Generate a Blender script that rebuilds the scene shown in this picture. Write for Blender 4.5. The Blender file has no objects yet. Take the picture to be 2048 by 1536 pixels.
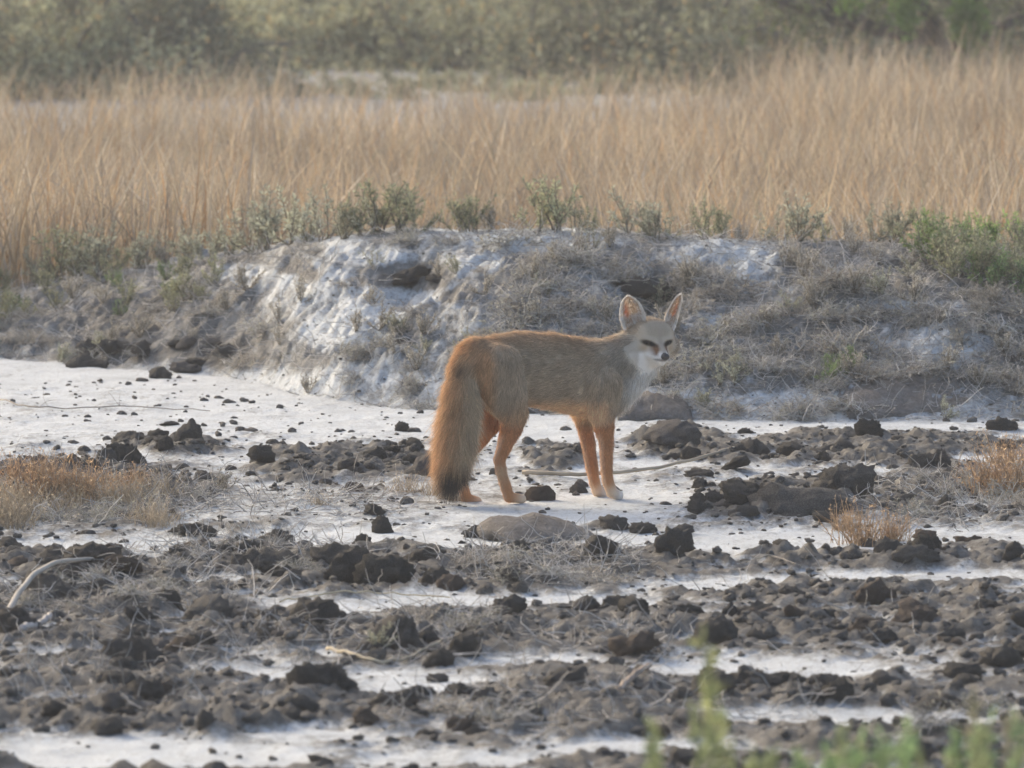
import bpy, bmesh, math, random
import numpy as np
from mathutils import Vector, Matrix, noise as mnoise

# ------------------------------------------------------------------ camera, sky, sun, exposure
SC = bpy.context.scene
COL = SC.collection
FPX = 16660.0                     # focal length in photograph pixels (2048 wide)
CAM_Z = 1.7
PITCH = math.atan((768 + 416) / FPX)
cam_d = bpy.data.cameras.new('camera')
cam = bpy.data.objects.new('camera', cam_d); COL.objects.link(cam)
cam.location = (0, 0, CAM_Z)
cam.rotation_euler = (math.pi / 2 - PITCH, 0, 0)
cam_d.sensor_width = 36.0
cam_d.lens = 36.0 * FPX / 2048
cam_d.clip_start = 0.5
cam_d.clip_end = 8000
cam_d.dof.use_dof = True
cam_d.dof.focus_distance = 20.4
cam_d.dof.aperture_fstop = 11.5
SC.camera = cam

SUN_EL = math.radians(26.0)
SUN_AZ = math.radians(-38.0)      # sun stands behind the scene, to the left (angle from +Y toward +X)
world = bpy.data.worlds.new('World'); SC.world = world; world.use_nodes = True
wn = world.node_tree; wn.nodes.clear()
wo = wn.nodes.new('ShaderNodeOutputWorld'); wb = wn.nodes.new('ShaderNodeBackground')
sky = wn.nodes.new('ShaderNodeTexSky'); sky.sky_type = 'NISHITA'; sky.sun_disc = False
sky.sun_elevation = SUN_EL; sky.sun_rotation = SUN_AZ
sky.air_density = 0.8; sky.dust_density = 4.0; sky.ozone_density = 0.35
wb.inputs['Strength'].default_value = 0.15
wn.links.new(sky.outputs[0], wb.inputs[0]); wn.links.new(wb.outputs[0], wo.inputs[0])
sun_d = bpy.data.lights.new('sun', 'SUN'); sun = bpy.data.objects.new('sun', sun_d); COL.objects.link(sun)
sun_d.energy = 0.9; sun_d.angle = math.radians(18); sun_d.color = (1.0, 0.86, 0.60)
sdir = Vector((math.sin(SUN_AZ) * math.cos(SUN_EL), math.cos(SUN_AZ) * math.cos(SUN_EL), math.sin(SUN_EL)))
sun.rotation_euler = (-sdir).to_track_quat('-Z', 'Y').to_euler()
sun.location = (0, 0, 30)
SC.view_settings.view_transform = 'Standard'; SC.view_settings.look = 'None'
SC.view_settings.gamma = 1.0; SC.view_settings.use_curve_mapping = False
SC.view_settings.exposure = 1.18
SC.cycles.use_denoising = True
SC.cycles.use_adaptive_sampling = True; SC.cycles.adaptive_threshold = 0.02
SC.cycles.max_bounces = 8

rng = np.random.default_rng(7)
random.seed(7)

# ------------------------------------------------------------------ pixel <-> world
CP, SP = math.cos(PITCH), math.sin(PITCH)
def ray(u, v):
    cx = (u - 1024) / FPX; cz = -(v - 768) / FPX
    return np.array([cx, CP + cz * SP, -SP + cz * CP])
def ground_at(u, v, z=0.0):
    d = ray(u, v); return np.array([0, 0, CAM_Z]) + d * ((z - CAM_Z) / d[2])
def at_dist(u, v, Y):
    d = ray(u, v); return np.array([0, 0, CAM_Z]) + d * (Y / d[1])
def to_px(x, y, z):
    zz = z - CAM_Z
    dep = y * CP - zz * SP; up = y * SP + zz * CP
    return 1024 + FPX * x / dep, 768 - FPX * up / dep

# ------------------------------------------------------------------ noise
def _hash(ix, iy, seed):
    h = (ix.astype(np.int64) * 374761393 + iy.astype(np.int64) * 668265263 + seed * 974711) & 0x7fffffff
    h = ((h ^ (h >> 13)) * 1274126177) & 0x7fffffff
    h = (h ^ (h >> 16)) & 0xffff
    return h / 65535.0
def vnoise(x, y, seed=0):
    x = np.asarray(x, float); y = np.asarray(y, float)
    ix = np.floor(x); iy = np.floor(y); fx = x - ix; fy = y - iy
    sx = fx * fx * (3 - 2 * fx); sy = fy * fy * (3 - 2 * fy)
    a = _hash(ix, iy, seed); b = _hash(ix + 1, iy, seed); c = _hash(ix, iy + 1, seed); d = _hash(ix + 1, iy + 1, seed)
    return (a + (b - a) * sx) * (1 - sy) + (c + (d - c) * sx) * sy
def fbm(x, y, seed=0, o=4, g=0.5):
    s = 0; a = 1; t = 0
    for i in range(o):
        s = s + a * vnoise(x * 2 ** i + 17.3 * i, y * 2 ** i - 9.1 * i, seed + i); t += a; a *= g
    return s / t
def sstep(a, b, x):
    t = np.clip((x - a) / (b - a), 0, 1); return t * t * (3 - 2 * t)

# ------------------------------------------------------------------ object helpers
def props(o, label=None, cat=None, group=None, kind=None):
    if label: o['label'] = label
    if cat: o['category'] = cat
    if group: o['group'] = group
    if kind: o['kind'] = kind
    return o
def empty(name, loc=(0, 0, 0), rz=0.0, scale=1.0):
    o = bpy.data.objects.new(name, None); COL.objects.link(o)
    o.location = loc; o.rotation_euler = (0, 0, rz); o.scale = (scale,) * 3
    o.empty_display_size = 0.02
    return o
def link(name, me, parent=None):
    o = bpy.data.objects.new(name, me); COL.objects.link(o)
    if parent is not None: o.parent = parent
    return o
def mesh_np(name, V, Q=None, T=None, mat=None, smooth=False, cols=None):
    """fast mesh from arrays: quads Q, triangles T, per-vertex colours"""
    me = bpy.data.meshes.new(name)
    V = np.asarray(V, np.float32)
    nq = 0 if Q is None else len(Q); nt = 0 if T is None else len(T)
    me.vertices.add(len(V)); me.vertices.foreach_set('co', V.ravel())
    li = []
    if nq: li.append(np.asarray(Q, np.int32).ravel())
    if nt: li.append(np.asarray(T, np.int32).ravel())
    li = np.concatenate(li)
    me.loops.add(len(li)); me.loops.foreach_set('vertex_index', li)
    me.polygons.add(nq + nt)
    st = np.concatenate([np.arange(nq) * 4, nq * 4 + np.arange(nt) * 3]).astype(np.int32)
    me.polygons.foreach_set('loop_start', st)
    me.update(calc_edges=True); me.validate()
    if smooth: me.polygons.foreach_set('use_smooth', np.ones(len(me.polygons), bool))
    if cols is not None:
        c = np.ones((len(V), 4), np.float32); c[:, :3] = cols
        at = me.color_attributes.new('Col', 'FLOAT_COLOR', 'POINT'); at.data.foreach_set('color', c.ravel())
    if mat: me.materials.append(mat)
    return me
class MB:
    """collects tubes and leaf faces"""
    def __init__(s): s.V = []; s.Q = []; s.T = []; s.C = []; s.n = 0
    def add(s, V, Q=None, T=None, c=(1, 1, 1)):
        V = np.asarray(V, float)
        s.V.append(V)
        if Q is not None and len(Q): s.Q.append(np.asarray(Q) + s.n)
        if T is not None and len(T): s.T.append(np.asarray(T) + s.n)
        c = np.asarray(c, float)
        s.C.append(np.broadcast_to(c, (len(V), 3)) if c.ndim == 1 else c)
        s.n += len(V)
    def tube(s, P, r0, r1, k=5, c=(1, 1, 1), cap=True):
        P = np.asarray(P, float); n = len(P)
        tg = np.gradient(P, axis=0); tg /= np.linalg.norm(tg, axis=1)[:, None] + 1e-9
        ref = np.array([0.3, 0.2, 1.0]) if abs(tg[0, 2]) < 0.8 else np.array([1.0, 0.3, 0.1])
        a = np.cross(tg, ref); a /= np.linalg.norm(a, axis=1)[:, None] + 1e-9
        b = np.cross(tg, a)
        rr = np.asarray(r0, float) if np.ndim(r0) else np.linspace(r0, r1, n)
        th = np.arange(k) * 2 * math.pi / k
        V = P[:, None, :] + rr[:, None, None] * (np.cos(th)[None, :, None] * a[:, None, :] + np.sin(th)[None, :, None] * b[:, None, :])
        V = V.reshape(-1, 3)
        i = np.arange(n - 1)[:, None] * k + np.arange(k)[None, :]
        j = np.arange(n - 1)[:, None] * k + (np.arange(k)[None, :] + 1) % k
        Q = np.stack([i, j, j + k, i + k], -1).reshape(-1, 4)
        T = None
        if cap:
            V = np.vstack([V, P[0], P[-1]]); m = n * k
            ar = np.arange(k)
            T = np.vstack([np.stack([np.full(k, m), (ar + 1) % k, ar], -1),
                           np.stack([np.full(k, m + 1), (n - 1) * k + ar, (n - 1) * k + (ar + 1) % k], -1)])
        s.add(V, Q, T, c)
    def leaf(s, p, d, nrm, L, W, c):
        d = d / (np.linalg.norm(d) + 1e-9); sd = np.cross(d, nrm); sd /= np.linalg.norm(sd) + 1e-9
        up = np.cross(sd, d)
        V = [p, p + d * L * .45 + sd * W * .5 + up * W * .15, p + d * L, p + d * L * .45 - sd * W * .5 + up * W * .15]
        s.add(V, None, [[0, 1, 2], [0, 2, 3]], c)
    def mesh(s, name, mat, smooth=False):
        return mesh_np(name, np.vstack(s.V), np.vstack(s.Q) if s.Q else None, np.vstack(s.T) if s.T else None, mat, smooth, np.vstack(s.C))

# ------------------------------------------------------------------ materials
def new_mat(name):
    m = bpy.data.materials.new(name); m.use_nodes = True
    nt = m.node_tree; nt.nodes.clear()
    return m, nt, nt.nodes.new('ShaderNodeOutputMaterial')
def N(nt, t, **kw):
    n = nt.nodes.new(t)
    for k, v in kw.items():
        if k in n.inputs: n.inputs[k].default_value = v
        else: setattr(n, k, v)
    return n
def mixc(nt, fac, a, b, blend='MIX'):
    n = nt.nodes.new('ShaderNodeMix'); n.data_type = 'RGBA'; n.blend_type = blend
    for sock, val in ((n.inputs[0], fac), (n.inputs[6], a), (n.inputs[7], b)):
        if isinstance(val, bpy.types.NodeSocket): nt.links.new(val, sock)
        elif isinstance(val, (int, float)): sock.default_value = val
        else: sock.default_value = (*val, 1)
    return n.outputs[2]
def noise_tex(nt, scale, detail=4, rough=0.6, coord=None):
    n = N(nt, 'ShaderNodeTexNoise'); n.inputs['Scale'].default_value = scale
    n.inputs['Detail'].default_value = detail; n.inputs['Roughness'].default_value = rough
    if coord is not None: nt.links.new(coord, n.inputs['Vector'])
    return n
def ramp(nt, sock, stops):
    r = nt.nodes.new('ShaderNodeValToRGB'); e = r.color_ramp.elements
    while len(e) < len(stops): e.new(0.5)
    for i, (p, c) in enumerate(stops):
        e[i].position = p; e[i].color = (*c, 1) if len(c) == 3 else c
    nt.links.new(sock, r.inputs[0]); return r.outputs[0]

def mat_ground():
    m, nt, out = new_mat('salt_and_soil')
    L = nt.links
    tc = N(nt, 'ShaderNodeTexCoord').outputs['Object']
    a = N(nt, 'ShaderNodeAttribute', attribute_name='Col')
    sep = N(nt, 'ShaderNodeSeparateColor'); L.new(a.outputs['Color'], sep.inputs[0])
    n1 = noise_tex(nt, 22, 6, .7, tc); n2 = noise_tex(nt, 90, 5, .7, tc); n3 = noise_tex(nt, 5, 4, .6, tc)
    # soil mask: attribute pushed by noise
    m1 = N(nt, 'ShaderNodeMath', operation='MULTIPLY_ADD'); L.new(n1.outputs[0], m1.inputs[0]); m1.inputs[1].default_value = 0.9
    L.new(sep.outputs[0], m1.inputs[2])
    m2 = N(nt, 'ShaderNodeMath', operation='MULTIPLY_ADD'); L.new(n2.outputs[0], m2.inputs[0]); m2.inputs[1].default_value = 0.45
    L.new(m1.outputs[0], m2.inputs[2])
    mp = N(nt, 'ShaderNodeMapping'); mp.inputs['Scale'].default_value = (1, .22, 1); L.new(tc, mp.inputs['Vector'])
    n5 = noise_tex(nt, 16, 6, .7, mp.outputs[0]); n6 = noise_tex(nt, 55, 5, .7, mp.outputs[0])
    m3 = N(nt, 'ShaderNodeMath', operation='MULTIPLY_ADD'); L.new(n5.outputs[0], m3.inputs[0]); m3.inputs[1].default_value = 0.8; L.new(m2.outputs[0], m3.inputs[2])
    m4 = N(nt, 'ShaderNodeMath', operation='MULTIPLY_ADD'); L.new(n6.outputs[0], m4.inputs[0]); m4.inputs[1].default_value = 0.6; L.new(m3.outputs[0], m4.inputs[2])
    mr = N(nt, 'ShaderNodeMapRange'); mr.inputs['From Min'].default_value = 1.44; mr.inputs['From Max'].default_value = 1.90
    L.new(m4.outputs[0], mr.inputs[0])
    salt = ramp(nt, n3.outputs[0], [(0.3, (0.445, 0.47, 0.475)), (0.6, (0.575, 0.605, 0.61))])
    n4 = noise_tex(nt, 210, 3, .6, tc)
    salt = mixc(nt, ramp(nt, n2.outputs[0], [(0.50, (0, 0, 0)), (0.66, (0.7, 0.7, 0.7))]), salt, (0.36, 0.345, 0.33))
    salt = mixc(nt, ramp(nt, n4.outputs[0], [(0.60, (0, 0, 0)), (0.70, (0.8, 0.8, 0.8))]), salt, (0.22, 0.20, 0.18))
    soil = ramp(nt, n1.outputs[0], [(0.32, (0.070, 0.065, 0.057)), (0.5, (0.122, 0.114, 0.100)), (0.72, (0.235, 0.225, 0.205))])
    bankc = ramp(nt, n5.outputs[0], [(0.36, (0.13, 0.122, 0.108)), (0.5, (0.24, 0.23, 0.21)), (0.64, (0.40, 0.40, 0.385))])
    soil = mixc(nt, sep.outputs[1], soil, bankc)      # dusty grey bank earth
    c = mixc(nt, mr.outputs[0], salt, soil)
    c = mixc(nt, sep.outputs[2], c, (0.27, 0.20, 0.125))             # straw litter under the dry grass
    b = N(nt, 'ShaderNodeBsdfPrincipled'); b.inputs['Roughness'].default_value = 0.95
    b.inputs['Specular IOR Level'].default_value = 0.2
    L.new(c, b.inputs['Base Color'])
    bp = N(nt, 'ShaderNodeBump'); bp.inputs['Strength'].default_value = 0.7; bp.inputs['Distance'].default_value = 0.012
    L.new(n2.outputs[0], bp.inputs['Height']); L.new(bp.outputs[0], b.inputs['Normal'])
    L.new(b.outputs[0], out.inputs[0]); return m
def mat_clod(name, dark, mid, pale):
    m, nt, out = new_mat(name); L = nt.links
    tc = N(nt, 'ShaderNodeTexCoord').outputs['Object']
    oi = N(nt, 'ShaderNodeObjectInfo')
    n1 = noise_tex(nt, 30, 6, .7, tc); n2 = noise_tex(nt, 130, 4, .7, tc)
    c = ramp(nt, n1.outputs[0], [(0.32, dark), (0.52, mid), (0.74, pale)])
    hv = N(nt, 'ShaderNodeMapRange'); hv.inputs['To Min'].default_value = 0.8; hv.inputs['To Max'].default_value = 1.35
    L.new(oi.outputs['Random'], hv.inputs[0])
    cc = N(nt, 'ShaderNodeVectorMath', operation='SCALE'); L.new(c, cc.inputs[0]); L.new(hv.outputs[0], cc.inputs['Scale'])
    b = N(nt, 'ShaderNodeBsdfPrincipled'); b.inputs['Roughness'].default_value = 0.95; b.inputs['Specular IOR Level'].default_value = 0.15
    L.new(cc.outputs[0], b.inputs['Base Color'])
    bp = N(nt, 'ShaderNodeBump'); bp.inputs['Strength'].default_value = 0.8; bp.inputs['Distance'].default_value = 0.05
    L.new(n2.outputs[0], bp.inputs['Height']); L.new(bp.outputs[0], b.inputs['Normal'])
    L.new(b.outputs[0], out.inputs[0]); return m
def mat_attr(name, transl=0.0, rough=0.9, hue=0.0):
    """colour from the mesh's own Col attribute, with translucency for leaves"""
    m, nt, out = new_mat(name); L = nt.links
    a = N(nt, 'ShaderNodeAttribute', attribute_name='Col')
    oi = N(nt, 'ShaderNodeObjectInfo')
    hv = N(nt, 'ShaderNodeMapRange'); hv.inputs['To Min'].default_value = 1 - hue; hv.inputs['To Max'].default_value = 1 + hue
    L.new(oi.outputs['Random'], hv.inputs[0])
    cc = N(nt, 'ShaderNodeVectorMath', operation='SCALE'); L.new(a.outputs['Color'], cc.inputs[0]); L.new(hv.outputs[0], cc.inputs['Scale'])
    b = N(nt, 'ShaderNodeBsdfPrincipled'); b.inputs['Roughness'].default_value = rough; b.inputs['Specular IOR Level'].default_value = 0.2
    L.new(cc.outputs[0], b.inputs['Base Color'])
    if transl > 0:
        t = N(nt, 'ShaderNodeBsdfTranslucent'); L.new(cc.outputs[0], t.inputs[0])
        mx = N(nt, 'ShaderNodeMixShader'); mx.inputs[0].default_value = transl
        L.new(b.outputs[0], mx.inputs[1]); L.new(t.outputs[0], mx.inputs[2]); L.new(mx.outputs[0], out.inputs[0])
    else: L.new(b.outputs[0], out.inputs[0])
    return m
M_GROUND = mat_ground()
M_CLOD = mat_clod('mud', (0.070, 0.064, 0.056), (0.128, 0.119, 0.105), (0.24, 0.228, 0.208))
M_CLOD_GREY = mat_clod('dusty_mud', (0.15, 0.133, 0.117), (0.215, 0.195, 0.175), (0.31, 0.29, 0.27))
M_CLOD_BROWN = mat_clod('brown_mud', (0.08, 0.064, 0.051), (0.14, 0.112, 0.09), (0.22, 0.19, 0.16))
M_STEM = mat_attr('stem', 0.0, 0.9, 0.12)
M_LEAF = mat_attr('leaf', 0.3, 0.7, 0.18)
M_STRAW = mat_attr('straw', 0.35, 0.75, 0.1)

# ------------------------------------------------------------------ ground shape
us = np.array([-600, 0, 150, 320, 420, 520, 600, 680, 800, 900, 1000, 1150, 1300, 1500, 1700, 1850, 2048, 2700])
v_crest = np.array([600, 588, 556, 533, 520, 507, 482, 470, 460, 462, 460, 463, 470, 483, 489, 490, 500, 520])
v_base = np.array([715, 716, 722, 735, 745, 762, 785, 800, 812, 818, 820, 826, 832, 838, 838, 838, 836, 836])
y_base_u = np.array([ground_at(u, v)[1] for u, v in zip(us, v_base)])
y_crest_u = y_base_u + np.array([1.2, 1.2, 1.2, 1.2, 1.2, 1.25, 1.3, 1.35, 1.4, 1.4, 1.4, 1.4, 1.45, 1.45, 1.5, 1.5, 1.5, 1.5])
crest = np.array([at_dist(u, v, y) for u, v, y in zip(us, v_crest, y_crest_u)])
base = np.array([ground_at(u, v) for u, v in zip(us, v_base)])
FOX_O = ground_at(1105, 1001)

WHITE = [(150, 1095, 270, 22), (800, 1082, 260, 24), (1100, 1030, 260, 30), (1500, 1088, 330, 26), (1950, 1080, 220, 16), (800, 1208, 360, 19),
         (1150, 1205, 260, 13), (850, 1372, 190, 30), (560, 1345, 130, 14), (1560, 1342, 240, 22), (250, 1512, 440, 30), (900, 1525, 220, 20),
         (1960, 1010, 110, 12), (1450, 1168, 160, 12), (1850, 1160, 220, 12), (330, 770, 460, 36), (560, 840, 620, 28), (1650, 845, 420, 18),
         (1000, 870, 300, 14), (1270, 1000, 130, 22), (420, 1165, 90, 9), (1330, 935, 90, 10), (1930, 920, 90, 8), (1200, 960, 70, 16),
         (130, 1310, 130, 12), (1100, 1335, 160, 16), (1700, 1440, 260, 20), (1250, 1500, 200, 16), (640, 1480, 160, 14), (350, 1275, 100, 8), (620, 890, 60, 9)]
SOIL = [(680, 930, 190, 40), (1110, 925, 70, 30), (1390, 895, 110, 30), (1720, 895, 300, 36), (1580, 1015, 170, 36), (260, 1140, 420, 30), (640, 1160, 120, 28),
        (1080, 1135, 190, 40), (1720, 1130, 360, 14), (230, 1210, 300, 36), (1024, 1268, 1100, 36), (380, 1420, 420, 50), (1200, 1430, 260, 34),
        (150, 990, 300, 60), (1890, 990, 180, 50), (360, 900, 110, 14), (1750, 1200, 300, 25), (1350, 1120, 60, 24), (1500, 1400, 500, 22), (1900, 1490, 300, 40)]
M_DARK = [(820, 545, 70, 26), (1300, 575, 75, 28), (450, 525, 70, 14), (360, 690, 200, 50), (230, 640, 200, 50), (1900, 540, 160, 50), (900, 590, 40, 18), (620, 545, 50, 14)]
M_WHITE = [(700, 590, 130, 70), (1060, 475, 190, 22), (560, 560, 120, 24), (740, 500, 90, 22), (1430, 500, 100, 30), (690, 660, 80, 40), (1850, 590, 90, 30), (1480, 520, 70, 40),
           (600, 760, 260, 24), (1240, 790, 120, 20), (1560, 800, 160, 24), (1900, 690, 110, 40), (960, 520, 80, 24)]
def soil_mask(x, y):
    """0 = bare salt crust, 1 = dug soil; g = dusty bank"""
    u, v = to_px(x, y, np.zeros_like(x))
    w1 = fbm(x * 2.2, y * .9, 3, 3) - .5; w2 = fbm(x * 5, y * 1.6, 5, 4) - .5
    uu = u + 170 * w1 + 60 * w2; vv = v + 26 * w1 + 26 * w2
    s = np.interp(vv, [600, 860, 900, 1050, 1100, 1300, 1600], [.08, .12, .30, .38, .62, .66, .66])
    for lst, val in ((SOIL, 1.0), (WHITE, 0.0)):
        k = np.zeros_like(s)
        for a, b, ru, rv in lst:
            k = np.maximum(k, np.clip(1.5 - ((uu - a) / ru) ** 2 - ((vv - b) / rv) ** 2, 0, 1))
        s = s + (val - s) * k * .92
    return np.clip(s + .5 * (fbm(x * 9, y * 3.5, 11, 4) - .5), 0, 1)
def mound(x, y):
    yb = np.interp(x, base[:, 0], base[:, 1]); yc = np.interp(x, crest[:, 0], crest[:, 1]); hc = np.interp(x, crest[:, 0], crest[:, 2])
    yb = yb + .35 * (fbm(x * 1.7, x * 0 + 3.3, 21, 3) - .5)
    s = (y - yb) / (yc - yb)
    up = 1 - (1 - np.clip(s, 0, 1)) ** 1.7
    dn = 1 - sstep(0, 1, (y - yc) / 1.9)
    return hc * np.where(s <= 1, up, dn), s, hc
def ground(x, y, full=False):
    x = np.asarray(x, float); y = np.asarray(y, float)
    h, s, hc = mound(x, y)
    onm = sstep(-.08, .15, s) * (1 - sstep(1.6, 2.6, s))
    S = soil_mask(x, y)
    flat = 1 - sstep(-.1, .05, s)
    near_fox = np.exp(-(((x - FOX_O[0]) / .28) ** 2 + ((y - FOX_O[1]) / .3) ** 2))
    rough = S * flat
    crumb = (fbm(x * 15, y * 12, 31, 5, .62) - .42) * .085 + np.abs(fbm(x * 5, y * 4, 37, 3) - .5) * .06 + np.maximum(fbm(x * 42, y * 30, 39, 2) - .55, 0) * .03
    z = h + rough * np.maximum(crumb, -.005) * (1 - .85 * near_fox) + (1 - rough) * (fbm(x * 20, y * 12, 41, 3) - .5) * .008 * (1 - near_fox)
    bank = onm * (1 - .75 * sstep(.75, .95, s) * (1 - sstep(1.05, 1.3, s)))
    z = z + bank * ((fbm(x * 3.2, y * 3.0, 51, 4) - .5) * .11 + (np.abs(fbm(x * 9, y * 9, 57, 4, .6) - .5)) * .085 - .012 + (fbm(x * 34, y * 30, 59, 3, .7) - .5) * .045)
    # hollows dug in the bank face
    for u, v, ru, dep in ((1305, 572, .10, .15), (825, 540, .09, .09), (890, 590, .04, .04)):
        c = HOLE[(u, v)]
        z = z - dep * np.exp(-(((x - c[0]) / ru) ** 2 + ((y - c[1]) / (ru * 2.2)) ** 2) ** 1.5)
    z = z * 1.0
    if not full: return z
    S = S * np.where(flat > .5, .42 + .58 * sstep(.006, .022, crumb), 1)      # the salt floor shows between the lumps
    # colour mask on the bank
    u, v = to_px(x, y, z)
    w = fbm(x * 4, y * 3, 61, 4) - .5
    uu = u + 120 * w; vv = v + 45 * (fbm(x * 5, y * 4, 67, 3) - .5)
    mk = np.interp(uu, [0, 400, 600, 1000, 1200, 2048], [.56, .50, .34, .40, .47, .50]) + .5 * w
    for lst, val in ((M_WHITE, 0.02), (M_DARK, 1.0)):
        k = np.zeros_like(mk)
        for a, b, ru, rv in lst:
            k = np.maximum(k, np.clip(1.4 - ((uu - a) / ru) ** 2 - ((vv - b) / rv) ** 2, 0, 1))
        mk = mk + (val - mk) * k * .92
    mk = np.clip(mk + .35 * (fbm(x * 14, y * 10, 71, 4) - .5), 0, 1)
    Sf = S * (1 - onm) + mk * onm
    far = sstep(26.0, 27.0, y)
    lit = far * (1 - sstep(33.5, 38, y + 3 * (fbm(x * .5, y * .3, 81, 3) - .5)))
    Sf = np.where(far > .5, .38 + .5 * (fbm(x * .7, y * .35, 83, 3) - .5), Sf)
    return z, Sf, onm * .75 * sstep(.2, .8, mk) * (1 - np.clip((mk - .85) * 6, 0, 1)), lit * .9, s
HOLE = {}
for (u, v) in ((1305, 572), (825, 540), (890, 590)):
    best = None
    xs0 = None
    for Y in np.linspace(22.4, 25.5, 120):
        p = at_dist(u, v, Y); hz = float(mound(np.array([p[0]]), np.array([p[1]]))[0][0])
        if p[2] <= hz: best = p; break
    HOLE[(u, v)] = best if best is not None else at_dist(u, v, 24)

def graded(fine0, fine1, step, lo, hi, g=1.25, maxstep=600):
    mid = list(np.arange(fine0, fine1 + 1e-6, step))
    out = []; s = step; p = mid[-1]
    while p < hi: s = min(s * g, maxstep); p += s; out.append(p)
    pre = []; s = step; p = mid[0]
    while p > lo: s = min(s * g, maxstep); p -= s; pre.append(p)
    return np.array(pre[::-1] + mid + out)
gx = graded(-2.1, 2.1, .0085, -2500, 2500)
gy1 = graded(13.6, 26.4, .0165, -300, 26.4)
gy2 = graded(26.7, 60, .3, 26.7, 4000, 1.2)
gy = np.concatenate([gy1[gy1 < 26.5], gy2])
GX, GY = np.meshgrid(gx, gy)
gz, gS, gG, gL, _ = ground(GX.ravel(), GY.ravel(), True)
nxg, nyg = len(gx), len(gy)
ii = (np.arange(nyg - 1)[:, None] * nxg + np.arange(nxg - 1)[None, :]).ravel()
me = mesh_np('ground', np.stack([GX.ravel(), GY.ravel(), gz], 1), np.stack([ii, ii + 1, ii + 1 + nxg, ii + nxg], 1), None, M_GROUND, True,
             np.stack([gS, gG, gL], 1))
props(link('ground', me), 'white salt crusted ground with dark dug soil and a low earth bank', 'ground', None, 'structure')

def on_ground(u, v, ymin=12.0, ymax=26.0):
    """where the line of sight through a pixel meets the modelled ground"""
    Y = np.linspace(ymin, ymax, 900); d = ray(u, v)
    P = np.array([0, 0, CAM_Z])[None] + d[None] * (Y / d[1])[:, None]
    gzz = ground(P[:, 0], P[:, 1]); k = np.argmax(P[:, 2] <= gzz)
    return np.array([P[k, 0], P[k, 1], gzz[k]])
def gz1(x, y): return float(ground(np.array([x]), np.array([y]))[0])


# ------------------------------------------------------------------ the fox
YAW = math.radians(25)
FF = np.array([math.cos(YAW), math.sin(YAW), 0.0]); LL = np.array([-math.sin(YAW), math.cos(YAW), 0.0])
FOX_O[2] = gz1(FOX_O[0], FOX_O[1])
PXM = 1 / 833.0
def fx(u, v, l=0.0):
    """pixel -> fox coordinates (forward, left, up) on the body's lengthwise plane at lateral offset l"""
    d = ray(u, v); o = np.array([0, 0, CAM_Z]) - FOX_O
    t = (l - o @ LL) / (d @ LL); p = o + d * t
    return np.array([p @ FF, l, p[2]])
# head frame, expressed in fox coordinates
HY = math.radians(22); HP = math.radians(5)
hf_w = np.array([math.sin(HY) * math.cos(HP), -math.cos(HY) * math.cos(HP), -math.sin(HP)])
hr_w = np.array([math.cos(HY), math.sin(HY), 0]); hu_w = np.cross(hr_w, hf_w) * -1
if hu_w[2] < 0: hu_w = -hu_w
TILT = math.radians(-2)
hr_w, hu_w = hr_w * math.cos(TILT) + hu_w * math.sin(TILT), hu_w * math.cos(TILT) - hr_w * math.sin(TILT)
def w2f(d): return np.array([d @ FF, d @ LL, d[2]])
HR, HF, HU = w2f(hr_w), w2f(hf_w), w2f(hu_w)
HC = fx(1303, 677, -0.02)
def hd(r, f, u): return HC + (HR * r + HF * f + HU * u) / 1000.0
# colours (linear albedo)
C_BACK = (.49, .335, .21); C_SIDE = (.50, .405, .295); C_GREY = (.47, .41, .33); C_LEG = (.50, .235, .10); C_CREAM = (.70, .52, .36)
C_WHITE = (.82, .77, .70); C_TAIL = (.56, .45, .31); C_TAILO = (.60, .36, .18); C_BLACK = (.055, .048, .043); C_HEAD = (.47, .385, .285); C_TAN = (.54, .37, .225)
BKW = np.array([-1, 0, -.12]); DN = np.array([-.1, 0, -1.0])
CH = [0]
PR = []       # a, b, ra, rb, lateral scale, colour a, colour b, flow, fur length (m)
def seg(a, b, ra, rb, lat, ca, cb, flow, fl, k=.018):
    PR.append((np.asarray(a, float), np.asarray(b, float), ra, rb, lat, np.array(ca), np.array(cb), np.asarray(flow, float), fl, k, CH[0]))
def chain(pts, l, col, flow, fl, lat=1.0, k=.012, grow=2.6):
    # pts: (u, v, radius px [, lateral offset])
    CH[0] += 1
    P = [(fx(q[0], q[1], q[3] if len(q) > 3 else l), (q[2] + grow) * PXM) for q in pts]
    for i in range(len(P) - 1):
        c0 = col[i] if isinstance(col, list) else col; c1 = col[i + 1] if isinstance(col, list) else col
        f0 = flow if flow is not None else P[i + 1][0] - P[i][0]
        seg(P[i][0], P[i + 1][0], P[i][1], P[i + 1][1], lat, c0, c1, f0, fl[i] if isinstance(fl, list) else fl, k)
# trunk
chain([(958, 742, 52), (1035, 738, 61), (1110, 748, 66), (1176, 762, 66), (1212, 772, 46)], 0, [C_BACK, C_SIDE, C_SIDE, C_SIDE, C_GREY], BKW, .020, .74, .03)
chain([(965, 715, 22), (1005, 705, 25), (1050, 701, 27), (1110, 705, 27), (1150, 711, 27), (1190, 722, 26)], 0, [C_BACK] * 6, BKW, .020, .9, .03)
# neck and throat
chain([(1185, 742, 52), (1232, 722, 44), (1280, 695, 38)], -.005, [C_SIDE, C_GREY, C_GREY], np.array([-.8, 0, -.6]), .024, .85, .025)
chain([(1225, 790, 30), (1252, 765, 30), (1290, 722, 26)], -.005, [C_GREY, C_WHITE, C_WHITE], np.array([-.3, 0, -1]), .022, 1.0, .02)
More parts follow.
